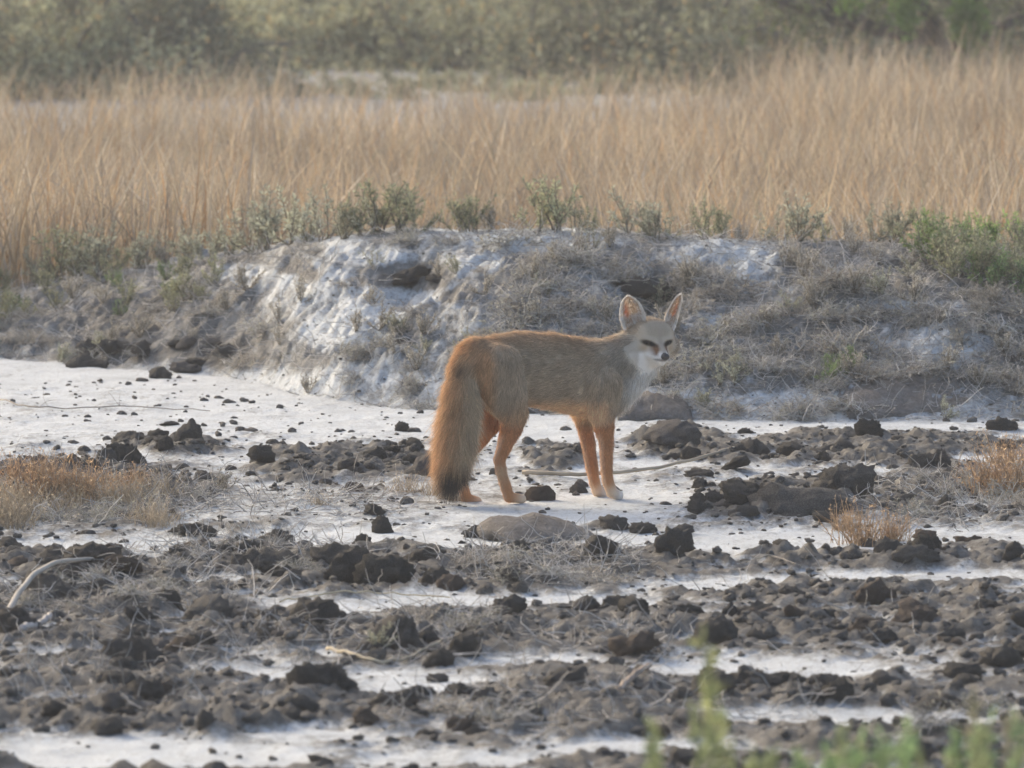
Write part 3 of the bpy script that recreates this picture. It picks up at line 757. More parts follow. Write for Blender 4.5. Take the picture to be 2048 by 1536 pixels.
for u, v, hw, hs, me, lab in SPECIAL:
    p = ground_at(u, v) if v > 840 else on_ground(u, v)
    o = put_clod(me, p[0], p[1], hw * p[1] / FPX, hs, sink=.05)
    props(o, lab, 'clod', 'earth fallen at the bank foot' if lab.startswith('crumbled') else None); taken.append((p[0], p[1], hw * p[1] / FPX))
# random clods
cand = []
NT = 26000
cx = rng.uniform(-1.9, 1.9, NT); cy = rng.uniform(13.4, 23.6, NT)
Sm = soil_mask(cx, cy); hm_, sm_, _ = mound(cx, cy)
uu_, vv_ = to_px(cx, cy, np.zeros(NT))
clump = fbm(cx * 4, cy * 2.5, 101, 3)
pr_ = np.where(sm_ < -.03, .012 + .55 * Sm ** 1.6 * sstep(.35, .65, clump), .02 * (sm_ < .3))
pr_ = np.where((vv_ < 880) & (sm_ < -.03), np.where(clump > .5, .05, .012), pr_)
nearfox = (np.abs(cx - FOX_O[0]) < .22) & (np.abs(cy - FOX_O[1]) < .16)
ok = (rng.random(NT) < pr_) & ~nearfox
cx, cy, Sm, uu_, vv_ = cx[ok], cy[ok], Sm[ok], uu_[ok], vv_[ok]
sz = np.clip(np.exp(rng.normal(math.log(.0125), .55, len(cx))), .004, .055) * np.where(Sm < .3, .75, 1.0)
inview = (uu_ > -20) & (uu_ < 2068) & (vv_ < 1560)
order = np.argsort(-sz * inview)
big = set(order[:265].tolist())
small = []
MARKS = [(350, 850, 'on the open salt flat below the low bank end'), (680, 930, 'in the soil patch beyond the fox\'s tail'), (800, 862, 'on the salt beyond the fox\'s rump'), (1110, 925, 'on the soil behind the fox\'s belly'),
         (1352, 908, 'by the large dusty clod beyond the front legs'), (1400, 940, 'below the end of the pale stick'), (1560, 890, 'on the soil strip before the flat earth slab'), (1850, 880, 'in front of the flat earth slab'), (1580, 1020, 'around the broad soil heap'),
         (1900, 990, 'at the edge of the head-side scrub patch'), (150, 1000, 'in the straw patch'), (420, 1030, 'between the straw patch and the fox\'s tail'), (780, 1050, 'on the salt below the fox\'s tail tip'), (960, 1060, 'on the salt below the near hind foot'),
         (1250, 1040, 'on the salt below the front feet'), (1740, 1080, 'near the orange tufts on salt'), (500, 1110, 'by the curly dead brush heap'), (1090, 1140, 'by the wide twig heap in front of the fox'), (1500, 1130, 'on the soil below the broad heap'), (1900, 1130, 'on the soil below the orange tufts'),
         (150, 1200, 'under the bent pale branch'), (450, 1230, 'by the wide low mud lump'), (800, 1210, 'along the narrow salt strip'), (1200, 1250, 'on the dug soil below the twig heap'), (1500, 1250, 'by the upright narrow clod'), (1755, 1220, 'around the reddish brown clod'), (1980, 1280, 'by the dark clod behind the green weeds'),
         (300, 1330, 'in the blurred soil below the bent branch'), (760, 1330, 'by the pale curved twig'), (850, 1375, 'on the blurred pale salt patch'), (1270, 1370, 'by the stubby brown root'), (1560, 1345, 'behind the tall thin weed'), (400, 1430, 'in the blurred near soil above the last salt strip'), (250, 1510, 'on the last salt strip before the camera'),
         (900, 1450, 'among the blurred near dead brush'), (1200, 1480, 'in the blurred near soil beside the yellow-green weed'), (1750, 1440, 'behind the dense green weeds')]
def zone(u, v, S, half, tone):
    size = 'big' if half > .034 else ('medium' if half > .023 else 'small')
    k = min(MARKS, key=lambda q: ((q[0] - u) / 2.2) ** 2 + (q[1] - v) ** 2)
    return f'{size} {tone} mud clod {k[2]}', f'clods {k[2]}'
for i in range(len(cx)):
    if any((cx[i] - a) ** 2 + ((cy[i] - b) / 2) ** 2 < (c * .8) ** 2 for a, b, c in taken): continue
    if i in big:
        pool = CL if random.random() < .78 else (CLG if random.random() < .5 else CLB)
        o = put_clod(random.choice(pool), cx[i], cy[i], sz[i] * 1.15, random.uniform(.75, 1.15), dy=random.uniform(.8, 1.3))
        z_, g_ = zone(uu_[i], vv_[i], Sm[i], sz[i] * 1.15, 'dark' if pool is CL else ('dusty grey' if pool is CLG else 'brown')); props(o, z_, 'clod', g_)
    else: small.append(i)
# the countless rest: crumbs of soil, one mass
bases = []
for k in range(12):
    t = clod_mesh('t', 80 + k, M_CLOD, 2 if k < 6 else 1, random.uniform(.55, .9), 1.2)
    V = np.array([v.co for v in t.vertices]); T = np.array([p.vertices[:] for p in t.polygons]); bases.append((V, T)); bpy.data.meshes.remove(t)
def crumbs(name, xs, ys, ss, label, mat=M_CLOD):
    Vs, Ts, n = [], [], 0
    zs = ground(xs, ys)
    for x, y, z, s in zip(xs, ys, zs, ss):
        V, T = bases[random.randrange(6) + (0 if s > .0085 else 6)]; a = random.uniform(0, 6.28); c, s_ = math.cos(a), math.sin(a)
        sc = s * random.uniform(.8, 1.2)
        Vs.append(np.stack([(V[:, 0] * c - V[:, 1] * s_) * s + x, (V[:, 0] * s_ + V[:, 1] * c) * s + y, V[:, 2] * sc + z - s * .1], 1)); Ts.append(T + n); n += len(V)
    o = link(name, mesh_np(name, np.vstack(Vs), None, np.vstack(Ts), mat, True)); props(o, label, 'soil', None, 'stuff'); return o
small = np.array(small)
NC = 60000
qx = rng.uniform(-1.9, 1.9, NC); qy = rng.uniform(13.4, 24.2, NC); qS = soil_mask(qx, qy); _, qs, _ = mound(qx, qy)
qk = (rng.random(NC) < np.where(qs < 0, .035 + .62 * qS * qS, .30)) & ~((np.abs(qx - FOX_O[0]) < .2) & (np.abs(qy - FOX_O[1]) < .14) & (rng.random(NC) < .6))
xs = np.concatenate([cx[small], qx[qk]]); ys = np.concatenate([cy[small], qy[qk]])
ss = np.concatenate([sz[small], np.clip(np.exp(rng.normal(math.log(.0052), .4, qk.sum())), .002, .012) * np.where(qs[qk] < 0, 1, .6)])
crumbs('soil_crumbs', xs, ys, ss, 'small dark soil crumbs strewn over the salt crust and dug soil')
# smooth slabs of earth at the foot of the bank
def slab(name, u0, v0, u1, v1, hpx, label, mat, lean=.35):
    p0, p1 = ground_at(u0, v0), ground_at(u1, v1); bm = bmesh.new()
    n, m = 28, 9; h = hpx * p0[1] / FPX; V = []
    ax = p1 - p0; W = np.linalg.norm(ax); ax /= W; back = np.array([-ax[1], ax[0], 0])
    for i in range(n + 1):
        s = i / n; env = max(0, 1 - abs(2 * s - .9) ** 3.2) ** .5 if abs(2 * s - .9) < 1 else 0
        for j in range(m + 1):
            t = j / m; z = h * env * math.sin(min(t * 1.25, 1) * math.pi / 2) ** .7 * (1 - max(0, t - .8) * 1.2)
            d = t * .22 * (.4 + .6 * env)
            p = p0 + ax * W * s + back * d
            z0 = gz1(p[0], p[1])
            z *= 1 + .25 * mnoise.noise(Vector((s * 6, t * 3, hpx)))
            V.append((p[0], p[1], max(z0 + .004 * env, z) - .012 * (1 - env) + .004 * mnoise.noise(Vector((s * 25, t * 9, 2)))))
    V = np.array(V); i = (np.arange(n)[:, None] * (m + 1) + np.arange(m)).ravel()
    c = V.mean(0); c[2] = 0
    o = link(name, mesh_np(name, V - c, np.stack([i, i + m + 1, i + m + 2, i + 1], 1), None, mat, True)); o.location = c
    md = o.modifiers.new('thick', 'SOLIDIFY'); md.thickness = .03; md.offset = -1
    props(o, label, 'earth slab', None, 'thing')
slab('earth_slab', 1700, 842, 1975, 836, 62, 'long smooth grey-brown slab of bare earth lying at the foot of the bank', M_CLOD_GREY)
slab('earth_slab', 1235, 842, 1395, 842, 48, 'dark wedge of bare earth at the bank foot beyond the fox\'s chest', M_CLOD_GREY)
slab('earth_slab', 1035, 1090, 1225, 1078, 46, 'low pale hump of crusted earth on the salt in front of the fox', M_CLOD_GREY)

# ------------------------------------------------------------------ plants of the bank and flat
def rdir(lift, az=None):
    az = rng.uniform(0, 2 * math.pi) if az is None else az
    return np.array([math.cos(az) * math.cos(lift), math.sin(az) * math.cos(lift), math.sin(lift)])
def path(p, d, L, n, wob, grav=0.0):
    P = [np.array(p, float)]; d = np.array(d, float)
    for i in range(n):
        d = d + rng.normal(0, wob, 3); d[2] += grav; d /= np.linalg.norm(d); P.append(P[-1] + d * L / n)
    return np.array(P)
def saltbush(kind):
    """upright stems closely set with short needle leaves; unit: height about 1"""
    st, lf = MB(), MB()
    green = {'grey': (.36, .365, .275), 'olive': (.29, .30, .19), 'green': (.20, .28, .125), 'bright': (.26, .36, .13), 'dusty': (.38, .36, .31)}[kind]
    nst = rng.integers(6, 11)
    for i in range(nst):
        lift = rng.uniform(.45, 1.45); d = rdir(lift); L = rng.uniform(.55, 1.05) * (.5 + .5 * math.sin(lift))
        P = path((rng.normal(0, .05), rng.normal(0, .05), -.03), d, L, 7, .12, .05)
        st.tube(P, .014, .005, 4, np.array((.20, .17, .13)) * rng.uniform(.8, 1.3))
        def leaves(P, cnt, a=.12):
            for q in range(cnt):
                t = rng.uniform(a, 1) * (len(P) - 1); k = min(int(t), len(P) - 2); p = P[k] + (P[k + 1] - P[k]) * (t - k)
                ax = P[k + 1] - P[k]; ax /= np.linalg.norm(ax); o = rng.normal(0, 1, 3); o -= ax * (o @ ax); o /= np.linalg.norm(o)
                lf.leaf(p, ax * .8 + o, rng.normal(0, 1, 3), rng.uniform(.06, .12), rng.uniform(.022, .04), np.array(green) * rng.uniform(.65, 1.35) + np.array((.04, .02, 0)) * (rng.random() < .15))
        leaves(P, 30)
        for b in range(rng.integers(2, 5)):
            k = rng.integers(2, 6); bd = (P[k + 1] - P[k]); bd = bd / np.linalg.norm(bd) + rng.normal(0, .55, 3) + np.array([0, 0, .2])
            B = path(P[k], bd / np.linalg.norm(bd), rng.uniform(.18, .42), 4, .1, .05); st.tube(B, .007, .003, 3, (.19, .165, .12)); leaves(B, 13, .05)
    return st.mesh('stem', M_STEM), lf.mesh('leaves', M_LEAF)
def drybush(dens=1.0, col=(.44, .415, .38), leafy=.5):
    """low tangle of bare grey twigs; unit: radius about 1"""
    st, lf = MB(), MB()
    for i in range(int(26 * dens)):
        lift = rng.uniform(.05, 1.2); d = rdir(lift); L = rng.uniform(.5, 1.1)
        P = path((rng.normal(0, .22), rng.normal(0, .22), -.02), d, L, 7, .25, -.05)
        c = np.array(col) * rng.uniform(.55, 1.35); st.tube(P, .018, .007, 3, c, False)
        for b in range(rng.integers(3, 7)):
            k = rng.integers(1, 6); bd = P[k + 1] - P[k]; bd = bd / np.linalg.norm(bd) + rng.normal(0, .8, 3)
            B = path(P[k], bd / np.linalg.norm(bd), rng.uniform(.15, .5), 4, .3, 0); st.tube(B, .010, .004, 3, c * rng.uniform(.8, 1.2), False)
            if rng.random() < leafy:
                for q in range(9):
                    lf.leaf(B[rng.integers(0, 5)], rng.normal(0, 1, 3) + np.array([0, 0, .5]), rng.normal(0, 1, 3), rng.uniform(.05, .10), rng.uniform(.02, .04), np.array((.38, .365, .29)) * rng.uniform(.6, 1.3))
    if not lf.V: lf.leaf(np.zeros(3), np.array([0, 0, 1.0]), np.array([1.0, 0, 0]), .05, .02, (.3, .28, .2))
    return st.mesh('twigs', M_STEM), lf.mesh('leaves', M_LEAF)
def tuft(col, n=105, spread=.30):
    """dry grass tuft; unit: height about 1"""
    bl, se = MB(), MB()
    for i in range(n):
        d = rdir(rng.uniform(.85, 1.52)); L = rng.uniform(.35, 1.2)
        P = path((rng.normal(0, spread), rng.normal(0, spread * .8), -.02), d, L, 5, .16, -.04)
        c = np.array(col) * rng.uniform(.6, 1.35); w = rng.uniform(.008, .016)
        bl.tube(P, w, w * .3, 3, c, False)
        if rng.random() < .5:
            for q in range(5): se.leaf(P[rng.integers(2, 6)], rng.normal(0, 1, 3) + np.array([0, 0, .6]), rng.normal(0, 1, 3), rng.uniform(.05, .11), rng.uniform(.02, .035), c * 1.15)
    return bl.mesh('blades', M_STRAW), se.mesh('seed_heads', M_STRAW)
def put(parts, names, name, p, size, label, cat, group=None, rz=None, sz=None):
    e = empty(name, tuple(p), random.uniform(0, 6.28) if rz is None else rz); e.scale = (size, size, sz or size)
    for me, n in zip(parts, names): link(n, me, e)['kind'] = 'stuff'
    props(e, label, cat, group); return e
KINDS = {k: [saltbush(k) for _ in range(4)] for k in ('grey', 'olive', 'green', 'dusty')}
KINDS['bright'] = [saltbush('bright') for _ in range(2)]
DRY = [drybush(1.0), drybush(1.3, (.47, .445, .41), .3), drybush(1.0, (.40, .38, .345), .8), drybush(1.2, (.41, .365, .305), .15)]
PN = ('stem', 'leaves')
def crest_pt(u, back=.0):
    """a point of the bank's crest at pixel column u"""
    yc = np.interp(u, us, y_crest_u); x = (u - 1024) / FPX * yc; return x, yc + back
# plants standing along the crest
CREST = [(75, 62, 'grey'), (120, 95, 'olive'), (160, 70, 'olive'), (195, 85, 'grey'), (235, 45, 'olive'), (275, 75, 'grey'), (330, 40, 'dusty'), (375, 62, 'grey'), (420, 70, 'grey'), (455, 50, 'grey'),
         (505, 78, 'grey'), (530, 95, 'grey'), (580, 98, 'grey'), (615, 60, 'grey'), (650, 85, 'grey'), (690, 62, 'grey'), (725, 70, 'olive'), (765, 95, 'olive'), (800, 85, 'olive'), (830, 62, 'olive'), (745, 60, 'grey'),
         (920, 62, 'olive'), (945, 70, 'olive'), (975, 48, 'dusty'), (1075, 72, 'olive'), (1115, 92, 'olive'), (1150, 55, 'grey'), (1180, 40, 'olive'), (1265, 78, 'grey'), (1310, 72, 'grey'), (1335, 40, 'grey'),
         (1410, 62, 'olive'), (1445, 55, 'olive'), (1480, 35, 'dusty'), (1560, 55, 'grey'), (1600, 75, 'grey'), (1640, 42, 'olive'), (1700, 50, 'dusty'), (1745, 60, 'grey'), (1790, 68, 'grey'), (1830, 75, 'olive')]
CMARKS = [(120, 'on the low tail-side end of the crest'), (260, 'on the crest before it begins to rise'), (420, 'where the crest begins to rise'), (550, 'half way up the rising crest'), (660, 'at the top of the white slope'), (790, 'on the crest over the smaller hollow'), (950, 'on the crest over the fox\'s back'), (1110, 'on the white crest over the fox\'s shoulders'),
          (1300, 'on the crest over the dark hollow'), (1440, 'on the crest past the dark hollow'), (1600, 'on the crest midway to the leafy thicket'), (1780, 'on the crest next to the leafy thicket')]
def crest_mark(u): return min(CMARKS, key=lambda q: abs(q[0] - u))[1]
for i, (u, hpx, k) in enumerate(CREST):
    x, y = crest_pt(u, random.uniform(-.12, .02)); s = hpx * y / FPX * 1.45
    put(KINDS[k][i % 4], PN, 'saltbush', (x, y, gz1(x, y)), s,
        f"{'tall' if hpx > 80 else ('mid-sized' if hpx > 55 else 'short')} { {'grey': 'grey-green', 'olive': 'bushy olive', 'dusty': 'dusty grey'}[k]} saltbush {crest_mark(u)}", 'saltbush', 'saltbush along the bank crest')
# green mats: right end of the crest, left end, one on the face
def face_pt(u, v):
    vc0 = float(np.interp(u, us, v_crest))
    if v < vc0 + 14:
        x, y = crest_pt(u, -.02 - (v - vc0) * .002 if v > vc0 else -.02); return np.array([x, y, gz1(x, y)])
    return on_ground(u, v, 22.0, 27.0)
for i in range(26):
    u = random.uniform(1850, 2110); v = random.uniform(470, 600); p = face_pt(u, v)
    b = 'bright' if (v < 510 and random.random() < .8) else ('green' if random.random() < .4 else 'olive')
    put(KINDS[b][i % len(KINDS[b])], PN, 'leafy_bush', p, random.uniform(.10, .16), {'bright': 'fresh bright green bush on top of the right-hand bank end', 'green': 'mid green bush in the leafy thicket at the bank end', 'olive': 'olive bush low in the leafy thicket at the bank end'}[b], 'bush', 'leafy thicket at the bank end')
for i in range(26):
    u = random.uniform(-60, 450); v = random.uniform(570, 665) - (u / 450) * 20; p = face_pt(u, v); k = 'green' if u < 420 and random.random() < .3 else 'olive'
    put(KINDS[k][i % 4], PN, 'leafy_bush', p, random.uniform(.06, .11), {'green': 'green low plant on the low tail-side end of the bank', 'olive': 'olive grey low plant on the low tail-side end of the bank'}[k], 'bush', 'low plants on the tail-side bank end')
for i in range(5):
    p = face_pt(random.uniform(1640, 1720), random.uniform(735, 770))
    put(KINDS['green'][i % 4], PN, 'leafy_bush', p, random.uniform(.055, .085), 'small fresh green plant low on the grey face of the bank', 'bush', 'small green clump on the bank face')
put(KINDS['grey'][2], PN, 'leafy_bush', on_ground(1890, 840), .075, 'small grey-green plant in front of the flat earth slab', 'bush')
put(KINDS['dusty'][1], PN, 'leafy_bush', on_ground(450, 985), .075, 'pale green sprig at the edge of the dry straw patch', 'bush')
put(KINDS['grey'][0], PN, 'leafy_bush', on_ground(760, 1300), .06, 'grey sprig growing out of the foreground soil', 'bush')
# dry grey shrubs over the face of the bank
n_dry = 0
BMARKS = [(200, 640, 'on the low tail-side bank end'), (380, 720, 'by the square earth lump at the bank foot'), (560, 560, 'on the white slope of the bank'), (700, 760, 'at the bank foot beyond the fox\'s rump'), (825, 545, 'around the smaller dark hollow of the bank'), (1000, 500, 'under the white crest of the bank'), (1000, 640, 'on the bank above the fox\'s back'),
          (1305, 575, 'around the dark hollow above the fox\'s ears'), (1330, 780, 'at the bank foot beyond the fox\'s chest'), (1450, 500, 'under the crest beyond the fox\'s head'), (1480, 680, 'on the bank beside the fox\'s face'), (1690, 750, 'around the small green clump on the bank'), (1700, 560, 'on the upper bank between hollow and thicket'), (1900, 560, 'below the leafy thicket'), (1850, 700, 'on the bank above the flat earth slab'), (2030, 760, 'on the bank past the flat earth slab')]
def bank_mark(u, v): return min(BMARKS, key=lambda q: ((q[0] - u) / 1.5) ** 2 + (q[1] - v) ** 2)[2]
for i in range(900):
    u = random.uniform(-80, 2130); vb = float(np.interp(u, us, v_base)); vc_ = float(np.interp(u, us, v_crest)); v = random.uniform(vc_ + 15, vb + 6)
    dens = float(np.interp(u, [-80, 450, 620, 900, 1000, 1150, 2130], [.5, .35, .16, .30, .6, .9, .9])) * (.6 if v < vc_ + 45 else 1)
    if any(((u - a) / ru) ** 2 + ((v - b) / rv) ** 2 < .8 for a, b, ru, rv in M_WHITE): dens *= .25
    if any(((u - a) / (ru * .8)) ** 2 + ((v - b) / rv) ** 2 < .8 for a, b, ru, rv in M_DARK[:2]): dens *= .05
    if u > 1690 and u < 1960 and v > 770: dens = 0
    if 640 < v < 820 and 700 < u < 860: dens = max(dens, .8)
    if random.random() > dens or n_dry >= 285: continue
    p = face_pt(u, v); s = random.uniform(.055, .125) * (1.1 if u > 1000 else .8); n_dry += 1
    if random.random() < .72:
        lm = bank_mark(u, v); kd = ['dry grey twiggy', 'pale wiry bare', 'dusty small-leaved', 'brownish bare'][i % 4]; big_ = 'large' if s > .10 else ('mid-sized' if s > .075 else 'small')
        put(DRY[i % 4], ('twigs', 'leaves'), 'dry_shrub', p, s, f'{big_} {kd} shrub {lm}', 'shrub', f'dry shrubs {lm}', sz=s * random.uniform(.5, .8))
    else:
        put(KINDS['dusty'][i % 4] if random.random() < .7 else KINDS['grey'][i % 4], PN, 'saltbush', p, random.uniform(.06, .11), 'dusty grey saltbush plant ' + bank_mark(u, v), 'saltbush', 'saltbush on the bank face')
for u, v, s in ((600, 610, .10), (455, 620, .085), (560, 650, .09), (560, 690, .07), (745, 610, .08), (760, 660, .1), (880, 555, .07), (390, 600, .09)):
    put(KINDS['dusty'][int(u) % 4], PN, 'saltbush', face_pt(u, v), s, 'spiky grey saltbush on the bare white part of the bank', 'saltbush', 'saltbush on the white part of the bank')
# countless loose twigs lying about
tw = MB(); TX = []
for i in range(14000):
    r = random.random()
    if r < .68:
        u = random.uniform(-80, 2130)
        if u < 1000 and random.random() < .5: continue
        yb = np.interp(u, us, y_base_u); yc = np.interp(u, us, y_crest_u); y = random.uniform(yb - .1, yc); x = (u - 1024) / FPX * y
        if any((x - h[0]) ** 2 + ((y - h[1]) / 2.2) ** 2 < .0075 for h in HOLE.values()): continue
    else:
        z = random.choice([(150, 1000, 330, 60), (150, 1010, 330, 50), (500, 1110, 260, 30), (1090, 1140, 220, 42), (1090, 1140, 200, 40), (230, 1190, 300, 55), (1880, 1010, 200, 60), (620, 1010, 260, 30), (900, 1290, 500, 60), (1200, 1430, 500, 60), (250, 1350, 400, 100), (1024, 1250, 1100, 120)])
        a = random.uniform(0, 6.28); q = math.sqrt(random.random()); p = ground_at(z[0] + z[2] * q * math.cos(a), z[1] + z[3] * q * math.sin(a)); x, y = p[0], p[1]
    if y > 13.5: TX.append((x, y))
TX = np.array(TX); TZ = ground(TX[:, 0], TX[:, 1])
for (x, y), z in zip(TX, TZ):
    L = random.uniform(.02, .11); P = path((0, 0, 0), rdir(rng.uniform(-.1, .8)), L, 4, .3, -.03); P[:, 2] = np.maximum(P[:, 2], .002)
    w = random.uniform(.0006, .0015); tw.tube(P + np.array([x, y, z + .001]), w, w * .5, 3, np.array((.41, .385, .35)) * rng.uniform(.5, 1.5), False)
props(link('twig_litter', tw.mesh('twig_litter', M_STEM)), 'thin dry grey twigs littering the bank and the dug soil', 'twigs', None, 'stuff')
# straw tufts
T_OR = [tuft((.47, .33, .20)) for _ in range(3)]; T_TAN = [tuft((.44, .37, .27), 120, .5) for _ in range(3)]
TN = ('blades', 'seed_heads')
for i, (u, v, s) in enumerate([(60, 1010, .095), (110, 990, .10), (150, 1005, .11), (30, 975, .08), (190, 985, .08), (235, 1000, .075), (85, 960, .07), (270, 975, .06), (10, 1020, .07)]):
    put(T_OR[i % 3], TN, 'straw_tuft', on_ground(u, v, 15), s, 'orange-brown dry grass tuft in the straw patch on the tail side', 'grass tuft', 'orange tufts of the straw patch')
for i in range(22):
    u = random.uniform(-20, 430); v = random.uniform(985, 1060); put(T_TAN[i % 3] if i % 2 else DRY[i % 4], TN if i % 2 else ('twigs', 'leaves'), 'straw_tuft' if i % 2 else 'dry_shrub', on_ground(u, v, 15), random.uniform(.05, .085),
        'greyish dry grass tuft in the straw patch on the tail side' if i % 2 else 'low grey twig tangle in the straw patch on the tail side', 'grass tuft' if i % 2 else 'shrub', 'grey tufts of the straw patch')
for u, v, s, lab in ((1715, 1090, .10, 'orange dry grass tuft standing on the salt in front of the fox\'s head side'), (1790, 1085, .08, 'thin orange tuft beside the larger orange tuft on salt'), (1690, 1060, .06, 'small pale tuft behind the larger orange tuft on salt')):
    put(T_OR[int(u) % 3], TN, 'straw_tuft', on_ground(u, v, 15), s, lab, 'grass tuft')
for i, (u, v, s) in enumerate([(1990, 985, .11), (2035, 1000, .12), (2005, 930, .08), (1960, 960, .07), (2050, 960, .1)]):
    put(T_OR[i % 3], TN, 'straw_tuft', on_ground(u, v, 15), s, 'orange dry grass tuft in the scrub patch on the head side', 'grass tuft', 'orange tufts of the head-side scrub')
for i in range(14):
    u = random.uniform(1800, 2080); v = random.uniform(960, 1050)
    put(DRY[i % 4], ('twigs', 'leaves'), 'dry_shrub', on_ground(u, v, 15), random.uniform(.05, .085), 'low grey twig tangle in the scrub patch on the head side', 'shrub', 'twig tangles of the head-side scrub')
for i, (u, v, s) in enumerate([(815, 985, .05), (890, 1000, .035), (870, 990, .04), (905, 1003, .03), (640, 1010, .03)]):
    put(T_TAN[i % 3], TN, 'straw_tuft', on_ground(u, v, 15), s, 'short pale straw tuft on the ground by the fox\'s tail tip', 'grass tuft', 'short straw by the tail')
# heaps of dead twigs on the soil
for i, (u, v, s, lab, g) in enumerate([(400, 1120, .07, 0, 0), (470, 1105, .075, 0, 0), (530, 1120, .08, 0, 0), (600, 1140, .06, 0, 0), (350, 1130, .06, 0, 0), (560, 1090, .05, 0, 0), (960, 1130, .08, 1, 1), (1030, 1120, .08, 1, 1), (1090, 1150, .09, 1, 1), (1150, 1160, .08, 1, 1), (1210, 1165, .075, 1, 1), (1010, 1165, .07, 1, 1),
        (900, 1260, .08, 2, 2), (960, 1250, .09, 2, 2), (870, 1230, .06, 2, 2), (100, 1180, .09, 3, 3), (200, 1160, .09, 3, 3), (270, 1190, .08, 3, 3), (150, 1220, .08, 3, 3), (330, 1180, .07, 3, 3), (50, 1210, .08, 3, 3), (1000, 1440, .09, 4, 4), (900, 1430, .08, 4, 4), (1950, 1430, .10, 4, 4), (1850, 1460, .09, 4, 4)]):
    p = on_ground(u, v, 13.5)
    put(DRY[(i * 3 + 1) % 4], ('twigs', 'leaves'), 'twig_heap', p, s, ['curly dead brush in the heap below the straw patch', 'dead grey brush in the wide heap in front of the fox', 'dead brush on the soil beyond the foreground salt patch', 'grey dead brush around the bent pale branch', 'blurred dead brush in the near foreground soil'][lab], 'brush', f'dead brush {["below the straw patch", "in front of the fox", "beyond the salt patch", "around the bent branch", "in the near foreground"][g]}', sz=s * .6)
# sticks and branches
def stick(pts, r0, r1, col, label, lifts=None, name='stick', twigs=0):
    P = []
    for i, q in enumerate(pts):
        lf_ = q[2] if len(q) > 2 else 0
        if q[1] > 790:
            p = ground_at(q[0], q[1] + lf_, .012); p[2] = max(.012, min(gz1(p[0], p[1]), .03))
        else: p = on_ground(q[0], q[1] + lf_, 13.0)
        P.append(p + np.array([0, 0, lf_ * p[1] / FPX + r0 * .7]))
    P = np.array(P); t = np.linspace(0, len(P) - 1, 26); Ps = np.stack([np.interp(t, np.arange(len(P)), P[:, k]) for k in range(3)], 1)
    for _ in range(3): Ps[1:-1] = Ps[1:-1] * .5 + (Ps[:-2] + Ps[2:]) * .25
    Ps[:, 2] += np.array([.006 * mnoise.noise(Vector((i * .5, pts[0][0], 0))) for i in range(26)])
    c = Ps[0].copy(); mb = MB(); cc = np.array(col)[None] * (1 + .35 * (vnoise(np.arange(26) * .8, np.full(26, pts[0][0]), 5) - .5))[:, None]
    mb.tube(Ps - c, r0, r1, 8, np.vstack([np.repeat(cc, 8, 0), cc[:1], cc[-1:]]))
    o = link(name, mb.mesh(name, M_STEM, True)); o.location = c; props(o, label, 'stick')
    if twigs:
        for k in range(twigs):
            j = random.randrange(4, 22); B = path(Ps[j] - c, rdir(rng.uniform(.1, .9)), random.uniform(.03, .07), 4, .2); m2 = MB(); m2.tube(B, r1 * .7, r1 * .3, 4, col); link('twig', m2.mesh('twig', M_STEM), o)
stick([(1045, 948), (1110, 950), (1180, 952), (1270, 945), (1350, 932), (1420, 912, 6), (1478, 895, 10)], .0055, .0036, (.36, .295, .215), 'long pale bent stick lying behind the fox\'s front legs')
stick([(0, 1260, 4), (20, 1220, 14), (60, 1175, 26), (110, 1140, 30), (170, 1128, 22), (235, 1122, 6)], .0075, .004, (.36, .33, .285), 'bent pale grey branch arching over the soil')
stick([(45, 1275), (75, 1255, 6), (100, 1238, 10)], .008, .006, (.36, .33, .30), 'short broken pale branch beside the arching branch')
stick([(655, 1300), (700, 1318), (760, 1328), (820, 1318), (880, 1298)], .004, .003, (.42, .36, .26), 'pale curved twig on the foreground soil')
stick([(0, 800), (60, 815), (150, 818), (240, 812), (330, 818), (420, 822)], .0022, .0012, (.30, .27, .23), 'thin dry runner lying across the white salt flat', twigs=7)
stick([(560, 1205), (680, 1190), (780, 1188), (900, 1195)], .002, .0015, (.45, .38, .26), 'thin straw stalk on the edge of the salt strip')
stick([(1240, 1390), (1275, 1360, 10), (1300, 1335, 18)], .007, .005, (.24, .19, .15), 'stubby brown root sticking out of the foreground soil')
stick([(1600, 1132), (1540, 1120, 3), (1480, 1128)], .002, .0015, (.36, .31, .25), 'thin twig across the clods in front of the fox')
stick([(1020, 665), (1030, 640, 6), (1052, 605, 12)], .0022, .0012, (.42, .38, .32), 'pale bare twig standing on the bank above the fox\'s back')

# leafy weeds close to the camera, out of focus
def weed(nst, col, H=1.0, upr=1.25):
    st, lf = MB(), MB()
    for i in range(nst):
        P = path((rng.normal(0, .10), rng.normal(0, .06), -.02), rdir(rng.uniform(upr - .2, 1.55)), H * rng.uniform(.7, 1.05), 9, .06, .02)
        st.tube(P, .010, .004, 5, (.17, .19, .08))
        for q in range(210):
            t = rng.uniform(.15, 1) * 8.99; k = int(t); p = P[k] + (P[k + 1] - P[k]) * (t - k); o = rng.normal(0, 1, 3); o[2] = abs(o[2]) * .8
            lf.leaf(p, o, rng.normal(0, 1, 3) + np.array([0, 0, 1.0]), rng.uniform(.03, .065), rng.uniform(.012, .022), np.array(col) * rng.uniform(.65, 1.35))
    top = max(v[:, 2].max() for v in st.V)
    for mb in (st, lf): mb.V = [v * np.array([1, 1, 1 / top]) for v in mb.V]
    return st.mesh('stem', M_STEM), lf.mesh('leaves', M_LEAF)
W1 = weed(3, (.38, .40, .19), 1, 1.45); W2 = weed(8, (.34, .38, .19), 1, .95); W3 = weed(14, (.28, .38, .18), 1, .8); W4 = weed(8, (.40, .37, .24), 1, .9)
